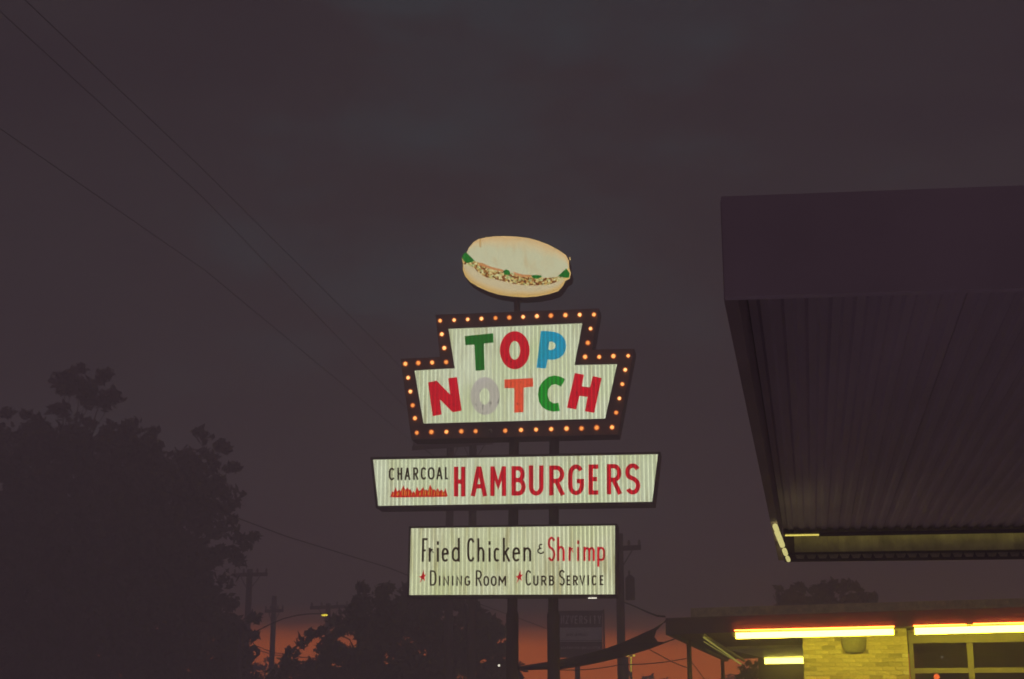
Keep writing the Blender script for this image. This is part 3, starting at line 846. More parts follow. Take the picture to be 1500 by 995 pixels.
slab(a, b, DEEP - .15, DEEP - .028, .013, .018).build('added_hood', MAT['steel_dark'], canopy)  # added shelf, keeps the strip's light off the deck
slab(c, b, DEEP - .155, DEEP - .1505, -.022, .018).build('added_lip', MAT['steel_dark'], canopy)  # added lip, hides the extra strip length from view
for x, y in ((11.6, 0.4), (11.6, DEEP - 0.4)):
    mb = MB(); mb.tube([(x, y, 0.0), (x, y, deck_z + 0.05)], 0.07, 12); mb.build('post', MAT['steel_dark'], canopy)

# ================================================================== restaurant building
BF = Frame(at(1200, 928, 23.5), R(13.0))
shop = BF.root('restaurant', 'low drive-in restaurant with yellow brick pier, flat porch roof and glowing tube lights', 'building')
def bq(px, py, y=0.0):
    p = BF.hit(px, py, y); return (p.x, p.y, p.z)
c_bl = bq(975, 930); c_br = bq(1560, 910); c_tl = bq(975, 905.5); c_tr = bq(1560, 887.3)
BD = 10.6                                # porch depth
# porch roof: front fascia, side fascia, soffit, top
mb = MB()
mb.hexa([c_bl, c_br, (c_br[0], 0.10, c_br[2]), (c_bl[0], 0.10, c_bl[2]), c_tl, c_tr, (c_tr[0], 0.10, c_tr[2]), (c_tl[0], 0.10, c_tl[2])])
fo = mb.build('roof_fascia', MAT['roof_dark'], shop)
mb = MB()
mb.hexa([(c_bl[0], 0.102, c_bl[2]), (c_bl[0]+0.08, 0.102, c_bl[2]), (c_bl[0]+0.08, BD, c_bl[2]), (c_bl[0], BD, c_bl[2]),
         (c_tl[0], 0.102, c_tl[2]), (c_tl[0]+0.08, 0.102, c_tl[2]), (c_tl[0]+0.08, BD, c_tl[2]), (c_tl[0], BD, c_tl[2])])
mb.build('side_fascia', MAT['roof_dark'], shop)
slope = (c_br[2] - c_bl[2]) / (c_br[0] - c_bl[0])
def soff(x): return c_bl[2] + slope * (x - c_bl[0])
mb = MB()
xl, xr = c_bl[0] + 0.081, c_br[0]
mb.hexa([(xl, 0.101, soff(xl)+.05), (xr, 0.101, soff(xr)+.05), (xr, BD, soff(xr)+.05), (xl, BD, soff(xl)+.05),
         (xl, 0.101, soff(xl)+.20), (xr, 0.101, soff(xr)+.20), (xr, BD, soff(xr)+.20), (xl, BD, soff(xl)+.20)])
mb.build('soffit', MAT['soffit'], shop)
# pale raised roof edge
p0 = bq(1012, 891.0, 0.25); p1 = bq(1560, 874.6, 0.25); q0 = bq(1012, 905.5, 0.25); q1 = bq(1560, 887.0, 0.25)
mb = MB()
mb.hexa([(q0[0], .25, q0[2]), (q1[0], .25, q1[2]), (q1[0], .5, q1[2]), (q0[0], .5, q0[2]), (p0[0], .25, p0[2]), (p1[0], .25, p1[2]), (p1[0], .5, p1[2]), (p0[0], .5, p0[2])])
mb.build('roof_edge', MAT['trim'], shop)
# front light tubes with batten and end caps
def light_bar(pa, pb, r, y, mat, batten=True):
    a = Vector(bq(*pa, y)); b = Vector(bq(*pb, y))
    mb = MB(); mb.tube([a, b], r, 12)
    o = mb.build('light_tube', mat, shop)
    if batten:
        d = (b - a).normalized(); k = MB()
        k.tube([a - d * 0.06, a + d*0.012], 0.026, 8); k.tube([b - d*0.012, b + d * 0.06], 0.026, 8)
        k.build('end_cap', MAT['steel_dark'], o)
        k = MB(); k.tube([a + Vector((0, 0.05, 0.055)), b + Vector((0, 0.05, 0.055))], 0.028, 6)
        k.build('batten', MAT['steel_dark'], o)
    return o
light_bar((1078, 931.5), (1309, 925.6), 0.048, 0.17, MAT['tube_yellow'])
light_bar((1340, 924.8), (1560, 919.0), 0.052, 0.17, MAT['tube_yellow'])
for pa, pb in (((1076, 923.8), (1310, 917.9)), ((1338, 917.0), (1415, 915.0)), ((1426, 914.2), (1560, 911.0))):
    a = Vector(bq(*pa, -0.05)); b = Vector(bq(*pb, -0.05))
    mb = MB(); mb.tube([a, b], 0.010, 8); mb.build('neon_line', MAT['neon'], shop)
# rear tube under the soffit
RB = 9.4
a = Vector(bq(1120, 968.5, RB)); b = Vector(bq(1196, 967.5, RB))
mb = MB(); mb.tube([a, b], 0.062, 12); o = mb.build('light_tube', MAT['tube_rear'], shop)
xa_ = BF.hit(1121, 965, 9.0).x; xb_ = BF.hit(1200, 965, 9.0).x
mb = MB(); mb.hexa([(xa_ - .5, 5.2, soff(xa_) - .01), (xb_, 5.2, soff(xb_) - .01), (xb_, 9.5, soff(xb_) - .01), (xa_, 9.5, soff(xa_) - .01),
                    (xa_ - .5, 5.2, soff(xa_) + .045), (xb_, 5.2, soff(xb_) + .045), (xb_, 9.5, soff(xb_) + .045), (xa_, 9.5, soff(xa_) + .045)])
mb.build('added_reflector', MAT['reflector'], shop)  # white reflector added for the bright tube glow on the dark soffit
# side tubes running back along the porch
for da, db, r, m_ in ((0, 0, 0.013, 'dim_glow'), (6, 4, 0.006, 'dim_glow')):
    a = Vector(bq(1031, 934 + da, 0.35)); b = Vector(bq(1086 - db * .4, 973, 9.0)); mid = a.lerp(b, 0.45)
    mb = MB(); mb.tube([a, mid, b], r, 8); mb.build('side_tube', MAT['side_glow'], shop)
mb = MB()
a = Vector(bq(1029, 929.5, 0.4)); b = Vector(bq(1090, 968, 9.1))
mb.tube([a, b], 0.03, 6); mb.build('side_batten', MAT['frame'], shop)
# porch posts
for px, y in ((1010.5, 2.6), (1059, 9.6)):
    p = BF.hit(px, 990, y)
    mb = MB(); mb.tube([(p.x, y, 0), (p.x, y, soff(p.x) + 0.06)], 0.042, 10); mb.build('porch_post', MAT['steel_dark'], shop)
# back wall of the recess with its door
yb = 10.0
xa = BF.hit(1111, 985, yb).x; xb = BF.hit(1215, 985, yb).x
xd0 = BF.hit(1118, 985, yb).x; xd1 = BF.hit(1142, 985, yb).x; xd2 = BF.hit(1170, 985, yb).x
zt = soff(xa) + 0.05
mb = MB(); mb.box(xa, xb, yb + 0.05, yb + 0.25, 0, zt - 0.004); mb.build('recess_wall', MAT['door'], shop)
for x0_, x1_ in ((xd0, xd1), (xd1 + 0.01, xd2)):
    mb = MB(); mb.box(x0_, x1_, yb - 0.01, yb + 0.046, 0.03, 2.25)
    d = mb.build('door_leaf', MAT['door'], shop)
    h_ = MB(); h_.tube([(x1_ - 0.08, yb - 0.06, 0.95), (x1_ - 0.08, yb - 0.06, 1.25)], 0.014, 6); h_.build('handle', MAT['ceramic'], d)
# brick pier
yp = 1.15
x0 = BF.hit(1176, 962, yp).x; x1 = BF.hit(1331, 962, yp).x
mb = MB(); mb.box(x0 + 0.006, x1 - 0.006, yp + 0.012, yp + 2.2, 0, soff(x1) + 0.04)
pier = mb.build('brick_pier', MAT['mortar'], shop); pier['label'] = 'pier of pale yellow bricks under the light tube'
bw = (x1 - x0) / 8.0; bh = 0.068; joint = 0.009
bmesh_cache = {}
def brick_obj(x, w_, z):
    key = (round(w_, 3), random.randrange(5))
    if key not in bmesh_cache:
        m_ = MB(); hx = w_ / 2; e_ = 0.004
        m_.add([(-hx, 0, 0), (hx, 0, 0), (hx, 0, bh - joint), (-hx, 0, bh - joint),
                (-hx + e_, -0.011, e_), (hx - e_, -0.011, e_), (hx - e_, -0.011, bh - joint - e_), (-hx + e_, -0.011, bh - joint - e_),
                (-hx, 0.02, 0), (hx, 0.02, 0), (hx, 0.02, bh - joint), (-hx, 0.02, bh - joint)],
               [(4,5,6,7),(0,1,5,4),(1,2,6,5),(2,3,7,6),(3,0,4,7),(8,9,1,0),(9,10,2,1),(10,11,3,2),(11,8,0,3)])
        kk = random.choices(range(5), (5, 5, 2, 2, 1))[0]
        o = m_.build('brick', MAT['brick%d' % key[1]] if random.random() < .5 else MAT['brick%d' % kk], pier)
        bmesh_cache[key] = o.data
    else:
        o = bpy.data.objects.new('brick', bmesh_cache[key]); o.parent = pier; C.objects.link(o)
    o.location = (x, yp + 0.012 + random.uniform(-0.003, 0.002), z)
z = 0.0; r_ = 0
ztop = soff(x0) + 0.02
zv = BF.hit(1250, 1010, yp).z
while z < ztop:
    off = (r_ % 2) * 0.5
    if z < zv - 0.35:
        z += bh; r_ += 1; continue
    i = 0
    x = x0
    first = True
    while x < x1 - 0.01:
        w_ = bw * (0.5 if (first and off) else 1.0)
        w_ = min(w_, x1 - x)
        brick_obj(x + w_ / 2, w_ - joint, z)
        x += w_; first = False
    z += bh; r_ += 1
# lower bricks, out of the photo's view
mb = MB(); z = 0.0; r_ = 0
while z < zv - 0.35:
    x = x0; first = True
    while x < x1 - 0.01:
        w_ = min(bw * (0.5 if (first and r_ % 2) else 1.0), x1 - x)
        mb.box(x, x + w_ - joint, yp, yp + 0.02, z, z + bh - joint); x += w_; first = False
    z += bh; r_ += 1
o = mb.build('lower_bricks', MAT['brick0'], pier); o['kind'] = 'stuff'
# half-bowl planter light on the pier
mb = MB()
cx = BF.hit(1251, 945, yp).x; zt_ = BF.hit(1251, 934, yp - 0.1).z; zb_ = BF.hit(1251, 956.5, yp - 0.1).z
prof = [(0.205, zt_), (0.20, zt_ - 0.07), (0.185, zb_ + 0.09), (0.16, zb_ + 0.03), (0.13, zb_ + 0.006), (0.02, zb_)]
ns_ = 16; vs = []
for r__, z_ in prof:
    for k in range(ns_ + 1):
        a_ = math.pi * k / ns_
        vs.append((cx + r__ * math.cos(a_), yp - 0.012 - r__ * 0.75 * math.sin(a_), z_))
mb.add(vs, [(i*(ns_+1)+k, i*(ns_+1)+k+1, (i+1)*(ns_+1)+k+1, (i+1)*(ns_+1)+k) for i in range(len(prof)-1) for k in range(ns_)], 0, True)
o = mb.build('wall_sconce', surf('sconce_glaze', (0.20, 0.20, 0.15), 0.5, 0, 0.35, 20), shop); o['label'] = 'grey green half bowl wall sconce on the yellow brick pier'
# shop window right of the pier
yw = 1.30
xw0 = BF.hit(1331.5, 960, yw).x + 0.002; xw1 = BF.hit(1560, 960, yw).x
ztop_w = BF.hit(1400, 941.5, yw).z; ztr1 = BF.hit(1400, 978.5, yw).z; ztr0 = BF.hit(1400, 986, yw).z
mb = MB(); mb.box(xw0, xw1, yw - 0.02, yw + 0.25, ztop_w, soff(xw0) + 0.02); mb.build('window_header', MAT['frame'], shop)
win = MB(); win.box(xw0, xw1, yw + 0.02, yw + 0.16, 0.02, 0.45)
wino = win.build('window', MAT['frame'], shop); wino['label'] = 'wide dark shop window with yellow lit mullions'
def mull(xa, xb, za, zb, nm):
    m_ = MB(); m_.box(xa, xb, yw, yw + 0.09, za, zb); m_.build(nm, MAT['frame'], wino)
mxs = []
for pa, pb in ((1331.8, 1338.5), (1417, 1426), (1505, 1514)):
    xa_, xb_ = BF.hit(pa, 962, yw).x, BF.hit(pb, 962, yw).x
    mull(xa_ + 0.004, xb_, 0.45, ztop_w - 0.002, 'mullion'); mxs.append((xa_ + 0.004, xb_))
for i in range(2):
    mull(mxs[i][1] + 0.002, mxs[i+1][0] - 0.002, ztr0, ztr1, 'transom')
    for za, zb in ((0.452, ztr0 - 0.002), (ztr1 + 0.002, ztop_w - 0.004)):
        m_ = MB(); m_.box(mxs[i][1] + 0.003, mxs[i+1][0] - 0.003, yw + 0.045, yw + 0.053, za, zb); m_.build('pane', MAT['glass'], wino)
# dark dining room behind the glass
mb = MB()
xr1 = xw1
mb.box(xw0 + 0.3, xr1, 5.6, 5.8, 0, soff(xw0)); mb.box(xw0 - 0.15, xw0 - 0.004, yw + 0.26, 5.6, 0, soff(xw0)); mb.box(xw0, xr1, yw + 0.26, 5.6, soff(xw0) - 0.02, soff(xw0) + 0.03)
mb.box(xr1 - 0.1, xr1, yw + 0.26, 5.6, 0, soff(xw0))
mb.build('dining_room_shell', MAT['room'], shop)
# reflections in the panes, put in as glowing globes on added cords
def pane_reflection(px, py, y, r, mat, label):
    p = BF.hit(px, py, y)
    e_ = empty('reflection_globe', BF.m @ Vector((p.x, p.y, p.z)), label, 'lamp', None, -BF.yaw)
    m_ = MB(); m_.sphere((0, 0, 0), r, 12, 8); m_.build('globe', mat, e_)
    m_ = MB(); m_.tube([(0, 0, r * 0.9), (0, 0, soff(p.x) - 0.025 - p.z)], 0.006, 6); m_.build('added_cord', MAT['wire'], e_)
pane_reflection(1372, 991.5, 2.2, 0.048, MAT['reflection_red'], 'red orange globe put in for a reflection low in the shop window')
pane_reflection(1380, 963, 3.6, 0.016, MAT['reflection_white'], 'tiny white globe put in for a reflection in the upper pane, left of the other')
pane_reflection(1387, 966.5, 3.8, 0.010, MAT['reflection_white'], 'fainter tiny globe put in for a reflection in the upper pane, right of the white one')

# ================================================================== shade sail
sail_px = [(973,912,25.6),(957,922,25.9),(940,929.5,26.2),(911,942.5,26.8),(885,951.5,27.3),(850,961,28.0),(815,968,28.7),(780,974,29.4),(748,978.5,30.0),
           (750,983,30.0),(785,981.5,29.2),(820,981,28.4),(853,976,27.6),(882,970,27.0),(911,963,26.4),(952,951,25.6),(995,934,25.0),(983,939,25.2),(972,941.5,25.4),(963.5,941,25.55),(958.5,934,25.7),(961.5,924,25.75)]
P3 = [at(*p) for p in sail_px]
mb = MB()
tri = tessellate_polygon([[Vector((p[0], p[1], 0)) for p in sail_px]])
mb.add(P3, tri); nrm = Vector((0.1, 0.35, 0.9)) * 0.012
mb.add([p + nrm for p in P3], [t[::-1] for t in tri])
n_ = len(P3)
mb.add(P3 + [p + nrm for p in P3], [(i, (i+1) % n_, n_ + (i+1) % n_, n_ + i) for i in range(n_)])
sail = mb.build('shade_sail', MAT['sail']); tag(sail, 'dark fabric shade sail stretched from the porch roof corner', 'shade sail')
mb = MB(); mb.tube([P3[0], BF.m @ Vector(bq(975.5, 909))], 0.012, 6); o = mb.build('corner_cable', MAT['wire'], sail)

# ================================================================== utility poles, wires, lamps
def upole(px, ptop, Y, r, label, arms=(), group='wooden utility poles', rise=0.0):
    top = at(px, ptop, Y)
    e_ = empty('utility_pole', (top.x, top.y, 0), label, 'pole', group)
    H = top.z
    mb = MB(); mb.tube([(0, 0, 0), (0, 0, H * .5), (0, 0, H)], [r * 1.25, r * 1.1, r], 10); mb.build('shaft', MAT['wood_pole'], e_)
    for (pa, ya, pb, yb_) in arms:
        a = at(pa, ya, Y) - Vector((top.x, top.y, 0)); b = at(pb, yb_, Y) - Vector((top.x, top.y, 0))
        a.y = b.y = -r - 0.06
        d = (b - a).normalized(); up = Vector((0, 0, 1)); t_ = 0.07
        m_ = MB()
        m_.hexa([a + Vector((0,-.05,-t_)), b + Vector((0,-.05,-t_)), b + Vector((0,.05,-t_)), a + Vector((0,.05,-t_)),
                 a + Vector((0,-.05,t_)), b + Vector((0,-.05,t_)), b + Vector((0,.05,t_)), a + Vector((0,.05,t_))])
        arm = m_.build('crossarm', MAT['wood_pole'], e_)
        for f in (0.04, 0.3, 0.7, 0.96):
            p = a.lerp(b, f)
            m_ = MB(); m_.tube([p + Vector((0,0,t_)), p + Vector((0,0,t_+.08)), p + Vector((0,0,t_+.16))], [0.035, 0.05, 0.025], 8); m_.build('insulator', MAT['ceramic'], arm)
        for f in (0.22, 0.78):
            p = a.lerp(b, f); q_ = Vector((0, -r - 0.02, p.z - 0.65))
            m_ = MB(); m_.tube([p + Vector((0, 0, -t_)), q_], 0.02, 5); m_.build('brace', MAT['steel_dark'], e_)
    return e_
u1 = upole(660, 628, 46, 0.115, 'wooden utility pole with wide crossarm showing left between the boards', [(604, 658, 690, 652)])
u2 = upole(693, 632, 44, 0.115, 'wooden utility pole nearest the left sign post, between the boards', [(668, 652, 722, 649)])
u3 = upole(907, 782, 44, 0.115, 'dark utility pole with transformer right of the chicken and shrimp board', [(880, 806, 938, 803)])
u4 = upole(366, 834, 58, 0.115, 'utility pole with a wide crossarm beside the left tree', [(343, 843, 393, 842)])
u5 = upole(402, 873, 66, 0.11, 'short utility pole standing against the orange glow', [(389, 896, 416, 895)])
u6 = upole(481, 884, 64, 0.11, 'utility pole with crossarm rising from the trees beside the street lamp', [(455, 891, 511, 889)])
def on(e_, nm, mb, mat, lab=None):
    o = mb.build(nm, mat, e_)
    if lab: o['label'] = lab
    return o
# transformer and riser on the right pole
c_ = at(923, 862, 44) - Vector((u3.location.x, u3.location.y, 0))
mb = MB(); mb.tube([(c_.x, 0, c_.z - .34), (c_.x, 0, c_.z + .30)], 0.14, 12); mb.tube([(c_.x, 0, c_.z + .30), (c_.x, 0, c_.z + .38)], [.14, .06], 12)
on(u3, 'transformer', mb, MAT['steel_dark'])
mb = MB(); mb.tube([(c_.x - 0.02, 0, c_.z + .38), (c_.x - 0.02, 0, c_.z + .52)], .03, 8); on(u3, 'bushing', mb, MAT['ceramic'])
k_ = at(911, 963, 44) - Vector((u3.location.x, u3.location.y, 0))
mb = MB(); mb.tube([(0.10, -0.08, 0), (0.10, -0.08, k_.z)], 0.10, 10); on(u3, 'riser_pipe', mb, MAT['steel_dark'])
# double arm on pole 2
def wire(pts, r, label, name='power_line', group='overhead wires', sag=0.0, n=24):
    """a hanging wire through photo points given with their distance"""
    P = [at(*p) for p in pts]
    Q = []
    for i in range(len(P) - 1):
        for k in range(n):
            t = k / n
            q_ = P[i].lerp(P[i+1], t); q_.z -= sag * 4 * t * (1 - t)
            Q.append(q_)
    Q.append(P[-1])
    base = Q[0]
    mb = MB(); mb.tube([q_ - base for q_ in Q], r, 5)
    o = mb.build(name, MAT['wire']); o.location = base
    return tag(o, label, 'wire', group)
wire([(-160, 78, 17), (300, 396, 28), (607, 650, 46)], 0.0055, 'lowest of the three long wires crossing the sky at left')
wire([(-160, -130, 15), (300, 292, 26), (640, 645, 46)], 0.0055, 'middle of the three long wires crossing the sky at left')
wire([(-60, -92, 14), (300, 251, 25), (690, 640, 46)], 0.0055, 'highest of the three long wires crossing the sky at left')
wire([(230, 715, 40), (420, 786, 46), (570, 832, 50), (700, 884, 55), (815, 926, 60)], 0.016, 'wire slanting from the left tree down behind the chicken board')
wire([(907, 880, 43.8), (924, 886, 38), (951, 898, 30), (963, 902.5, 26.6), (974, 903.5, 26.0)], 0.016, 'service cable from the transformer pole to the porch roof corner', 'service_cable', 'overhead wires')
wire([(820, 981.5, 40), (907, 974, 42), (1009, 964, 44)], 0.014, 'lower wire across the orange sky under the sail', sag=0.05)
wire([(952, 952, 40), (985, 970, 43), (1008, 979, 45)], 0.014, 'wire slanting down to the right across the orange sky by the porch post')
wire([(1013, 970, 44), (1034, 998, 48)], 0.014, 'steep wire right of the first porch post', )
wire([(366, 926, 58), (372, 945, 60), (400, 956, 62), (440, 962, 62)], 0.016, 'low wire sagging across the orange gap at left')
wire([(380, 953, 62), (402, 960, 66), (470, 965, 66)], 0.02, 'lowest wire over the treetops in the orange gap')
# street lamp with a long curved arm
lp = at(372, 928, 41)
lamp = empty('street_lamp', (lp.x - 0.35, lp.y, 0), 'street lamp with long curved arm and lit yellow head above the orange gap', 'lamp')
base = Vector((lp.x - 0.35, lp.y, 0))
mb = MB(); mb.tube([(0, 0, 0), (0, 0, lp.z + 0.3)], [0.09, 0.06], 10); mb.build('post', MAT['steel_dark'], lamp)
arm = [at(x, y, 41) - base for x, y in ((363, 929), (375, 925), (395, 915), (415, 906.5), (435, 901.5), (452, 899.5), (468, 899))]
mb = MB(); mb.tube(arm, 0.016, 6); mb.build('arm', MAT['steel_dark'], lamp)
h0 = at(474.5, 899.6, 41) - base
mb = MB(); mb.sphere(h0, 0.10, 12, 6, 0, (1.25, 0.7, 0.32)); mb.build('lamp_head', MAT['steel_dark'], lamp)
mb = MB(); mb.sphere(h0 + Vector((0.02, -0.02, -0.03)), 0.085, 12, 6, 0, (1.1, 0.75, 0.35)); mb.build('lens', MAT['lamp_yellow'], lamp)
# far twin-arm lamp lit against the glow
tp = at(924, 960.5, 70)
tw = empty('street_lamp', (tp.x, tp.y, 0), 'slender yellow lit twin-arm lamp post in the orange sky', 'lamp')
mb = MB(); mb.tube([(0, 0, 0), (0, 0, tp.z)], [0.07, 0.05], 8); mb.build('post', MAT['steel_dark'], tw)
for s in (-1, 1):
    mb = MB(); mb.tube([(0, 0, tp.z - .02), (s * 0.10, -0.02, tp.z + 0.03)], 0.03, 6); mb.build('arm', MAT['steel_dark'], tw)
    mb = MB(); mb.sphere((s * 0.14, -0.03, tp.z), 0.07, 8, 6, 0, (1, 1, .6)); mb.build('lens', MAT['lamp_yellow'], tw)
lo = at(924, 985, 70).z
mb = MB(); mb.tube([(0.0, -0.09, lo), (0.0, -0.09, tp.z - 0.05)], [0.018, 0.032], 6); mb.build('post_glow', glow_mat('post_glow_yellow', (0.9, 0.66, 0.05), 1.6), tw)  # added glowing strip, gives the post its lit look
# lone white lamp among the trees
tp = at(731, 975, 40)
ld = empty('yard_lamp', (tp.x, tp.y, 0), 'small white yard lamp glowing through the trees left of the sign posts', 'lamp')
mb = MB(); mb.tube([(0, 0.05, 0), (0, 0.05, tp.z)], 0.03, 6); mb.build('post', MAT['steel_dark'], ld)
mb = MB(); mb.sphere((0, -0.02, tp.z), 0.032, 10, 6); mb.build('globe', MAT['lamp_white'], ld)

# ================================================================== neighbour's sign
UF = Frame(at(850, 960, 52.0), R(6))
uni = UF.root('neighbour_sign', 'dim grey pole sign with a pale panel, between the sign posts and the utility pole', 'sign')
def ubox(pa, pb, y0, y1, nm, mat, par=None):
    a = UF.xz(*pa); b = UF.xz(*pb)
    m_ = MB(); m_.box(a[0], b[0], y0, y1, b[1], a[1])
    return m_.build(nm, mat, par or uni)
ubox((812, 895), (884, 898), 0.0, 0.3, 'top_rail', MAT['cabinet'])
bd = ubox((812, 898.2), (882.5, 963), 0.03, 0.3, 'cabinet', MAT['cabinet'])
ubox((882.8, 893), (886, 963), -0.02, 0.32, 'side_post', MAT['cabinet'])
ubox((819.5, 919.5), (882, 937.5), 0.0, 0.029, 'white_panel', MAT['board_white'])
ubox((820, 939), (882, 940), 0.0, 0.029, 'strip', MAT['board_white'])
pp = UF.hit(846, 985, 0.15)
mb = MB(); mb.box(pp.x - 0.085, pp.x + 0.085, 0.06, 0.24, 0, UF.xz(846, 962)[1]); mb.build('post', MAT['steel_dark'], uni)
MAT['dim_letter'] = surf('dim_letter', (0.85, 0.84, 0.85), 0.6)
MAT['dark_letter'] = surf('dark_letter', (0.05, 0.045, 0.04), 0.6)
for i, ch in enumerate('NZVERSITY'):
    xa_ = 821.5 + i * 6.75
    letter(ch, xa_, xa_ + 5.2, 902, 914, 1.7, MAT['dim_letter'], uni, 0.024, UF)
# small print too blurred to read
for r0, r1, ya, yb_, mt, nm in ((830, 861, 927.5, 932.5, 'dark_letter', 'blurred_print'), (822, 880, 946.5, 951.5, 'dim_letter', 'blurred_print')):
    mb = MB(); x = r0
    yy_ = -0.004 if ya < 940 else 0.026
    while x < r1:
        w_ = random.uniform(0.7, 1.5); h_ = random.uniform(0.0, 2.5)
        a = UF.xz(x, ya + h_ * .5); b = UF.xz(x + w_, yb_ - (2.5 - h_) * .4)
        mb.box(a[0], b[0], yy_ - 0.003, yy_, b[1], a[1]); x += w_ + random.uniform(0.9, 2.2)
    o = mb.build(nm, MAT[mt], uni); o['kind'] = 'stuff'

# ================================================================== trees
def leaf_cloud(centers, radii, per, size, flat=0.75):
    """many small leaf faces scattered in clumps; returns vertex and face arrays"""
    cen = np.repeat(np.array(centers), per, axis=0)
    rad = np.repeat(np.array(radii), per)
    n = len(cen)
    d = rng.normal(size=(n, 3)); d /= np.linalg.norm(d, axis=1)[:, None]
    rr = rad * rng.random(n) ** 0.45
    pos = cen + d * rr[:, None] * np.array([1, 1, flat])
    a = rng.normal(size=(n, 3)); a /= np.linalg.norm(a, axis=1)[:, None]
    b = rng.normal(size=(n, 3)); b -= a * (a * b).sum(1)[:, None]; b /= np.linalg.norm(b, axis=1)[:, None]
    s = size * (0.6 + 0.8 * rng.random(n))
    A_ = a * s[:, None]; B_ = b * (s * 0.45)[:, None]
    v = np.empty((n, 4, 3)); v[:, 0] = pos - A_; v[:, 1] = pos + B_; v[:, 2] = pos + A_; v[:, 3] = pos - B_
    return v.reshape(-1, 3), n
def quads_mesh(name, v, n, mat, parent):
    me = bpy.data.meshes.new(name)
    me.vertices.add(4 * n); me.vertices.foreach_set('co', v.astype(np.float32).ravel())
    me.loops.add(4 * n); me.loops.foreach_set('vertex_index', np.arange(4 * n, dtype=np.int32))
    me.polygons.add(n); me.polygons.foreach_set('loop_start', np.arange(0, 4 * n, 4, dtype=np.int32))
    me.materials.append(mat)
    me.update(calc_edges=True); me.validate()
    o = bpy.data.objects.new(name, me); o.parent = parent; C.objects.link(o)
    return o
def tree(label, lobes, Y, base_px, clump, leaf, per, dens, name='tree', group=None, trunk_r=0.16, sprays=()):
    """lobes: (px, py, radius in px) boughs of the crown seen in the photo; each gets its own depth"""
    pxm = Y / F
    bx = at(base_px, 1061, Y).x
    base = Vector((bx, Y, 0))
    e_ = empty(name, base, label, 'tree', group)
    cen, rad = [], []
    limbs = []
    for (px, py, rp) in lobes:
        dy = random.uniform(-0.8, 0.8) * min(2.2, rp * pxm)
        c = at(px, py, Y + dy) - base
        r = rp * pxm * (Y + dy) / Y
        limbs.append((c, r))
        k = max(4, int(dens * (r / clump) ** 2))
        for _ in range(k):
            d = Vector((random.gauss(0, 1), random.gauss(0, 1), random.gauss(0, 1))).normalized()
            rr = r * (random.random() ** 0.33)
            q_ = c + Vector((d.x, d.y, d.z * 0.95)) * max(0, rr - clump * 0.25)
            if q_.z < 0.3: continue
            cen.append(q_[:]); rad.append(clump * random.uniform(0.45, 1.15))
    for (px, py) in sprays:
        c = at(px, py, Y + random.uniform(-.5, .5)) - base
        cen.append(c[:]); rad.append(clump * random.uniform(0.5, 0.8))
    v, n = leaf_cloud(cen, rad, per, leaf)
    quads_mesh('crown', v, n, MAT['leaf'] if Y < 47 else MAT['leaf2'], e_)
    zt = max(c.z for c, r in limbs)
    mb = MB()
    top = Vector((0.1, 0.1, zt * 0.62))
    tr = [Vector((0, 0, 0)), Vector((0.04, 0.02, zt * .12)), Vector((-0.05, 0.05, zt * .3)), top]
    mb.tube(tr, [trunk_r * 1.5, trunk_r * 1.05, trunk_r * .9, trunk_r * .5], 10)
    for c, r in limbs:
        s = tr[2].lerp(top, random.random())
        mid = s.lerp(c, 0.5) + Vector((0, 0, 0.12 * (c - s).length))
        mb.tube([s, mid, c], [trunk_r * .38, trunk_r * .22, trunk_r * .07], 6)
        for _ in range(3):
            d = Vector((random.gauss(0, 1), random.gauss(0, 1), random.gauss(0, 1))).normalized()
            mb.tube([mid.lerp(c, random.random()), c + d * r * .8], [trunk_r * .10, 0.008], 5)
    mb.build('trunk', MAT['bark'], e_)
    return e_
grp = 'trees along the lot'
tree('tall broad tree at the far left edge with an uneven top', [(20,720,110),(95,640,62),(60,650,40),(118,570,30),(150,580,24),(96,565,20),(140,690,85),(60,800,150),(-60,760,150),(160,860,150),(-40,900,170),(30,950,150),(100,1000,120),(0,1040,140)],
     45, 60, 0.38, 0.14, 40, 3.2, 'tree', grp, sprays=[(120,540),(155,545),(85,555),(165,578),(80,600),(40,608),(10,606)])
tree('dark round tree left of the utility poles with ragged right side', [(205,660,40),(250,680,42),(230,720,80),(290,690,38),(280,760,80),(200,780,100),(283,850,56),(230,880,105),(290,935,70),(326,905,34),(338,940,32),(345,978,30),(180,960,110),(270,1000,90),(335,1000,40),(200,1040,120)],
     46, 250, 0.38, 0.14, 40, 3.2, 'tree', grp, sprays=[(292,632),(300,640),(326,652),(322,655),(335,686),(345,684),(310,668),(318,712),(328,718),(312,742),(334,745),(300,738),(188,625),(225,632),(195,620),(350,788),(372,786),(360,800),(342,815),(352,822),(338,806),(330,655),(372,905),(368,930),(366,955)])
tree('bushy far tree right of the street lamp', [(480,972,42),(512,936,34),(522,908,24),(460,1000,40),(420,1004,34),(520,1010,60),(580,990,60),(530,880,14),(550,925,50),(562,880,18),(440,985,28),(590,920,45),(540,980,60)],
     44, 520, 0.32, 0.14, 30, 3.0, 'tree', grp, 0.18, sprays=[(420,968),(428,955),(444,940),(458,930),(472,925),(528,860),(533,862),(560,864),(570,862),(490,908)])
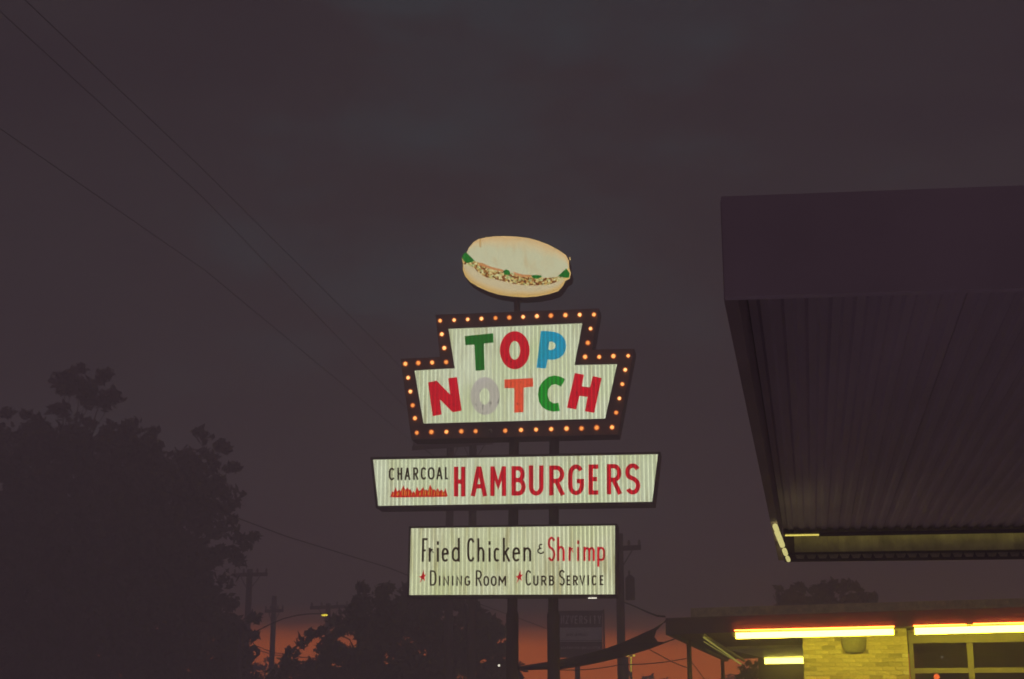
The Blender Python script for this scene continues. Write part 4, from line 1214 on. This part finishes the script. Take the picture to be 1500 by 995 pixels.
tree('wide far tree standing behind the chicken and shrimp board', [(620,905,48),(660,930,55),(700,945,48),(600,880,24),(690,905,26),(712,925,22),(720,965,34),(640,970,60),(742,985,24),(600,1000,60),(680,1005,60),(730,1012,40)],
     48, 660, 0.32, 0.14, 30, 3.0, 'tree', grp, 0.18, sprays=[(690,880),(697,884),(712,905),(722,915),(730,930),(738,945),(745,955),(600,858)])
tree('dark tree top showing above the restaurant roof', [(1165,875,24),(1205,872,26),(1240,872,22),(1150,884,18),(1262,880,14),(1275,882,9),(1200,910,50)],
     48, 1205, 0.26, 0.12, 28, 3.0, 'tree', grp, 0.16, sprays=[(1142,862),(1172,858),(1205,862),(1222,855),(1240,855),(1258,866),(1278,874)])
tree('small dark bush beside the porch wall', [(1098,988,14),(1106,980,10),(1092,996,14),(1112,992,12),(1104,1010,22)], 38, 1102, 0.10, 0.05, 22, 1.6, 'bush', grp, 0.06,
     sprays=[(1084,979),(1088,977),(1094,972),(1097,969),(1100,974),(1080,992),(1108,972)])
tree('low treetops at the horizon under the orange sky', [(950,1004,9),(975,1002,8),(992,1004,12),(1010,1006,12),(1030,1002,12),(1050,1004,10),(1070,1000,12),(1085,996,12),(930,1006,8)], 85, 1010, 0.35, 0.13, 18, 1.6, 'tree', grp, 0.2,
     sprays=[(921,990),(945,994),(954,992)])
tree('low dark treetops under the left orange gap', [(385,975,14),(402,978,14),(420,980,12),(372,978,14),(410,992,20),(440,990,20),(385,1005,25)], 72, 398, 0.30, 0.12, 20, 1.6, 'tree', grp, 0.2)

# ================================================================== haze box added to lift the dark tones
HAZE = 0.019
mb = MB(); mb.box(-75, 75, -8, 100, -1.0, 13.8)
hz = mb.build('haze', None)
hz.data.materials.clear()
m, t, out = nodes('haze')
pv = t.nodes.new('ShaderNodeVolumePrincipled')
pv.inputs['Color'].default_value = (0.95, 0.86, 0.92, 1)
pv.inputs['Density'].default_value = HAZE
t.links.new(pv.outputs[0], out.inputs['Volume'])
hz.data.materials.append(m)
hz['kind'] = 'stuff'
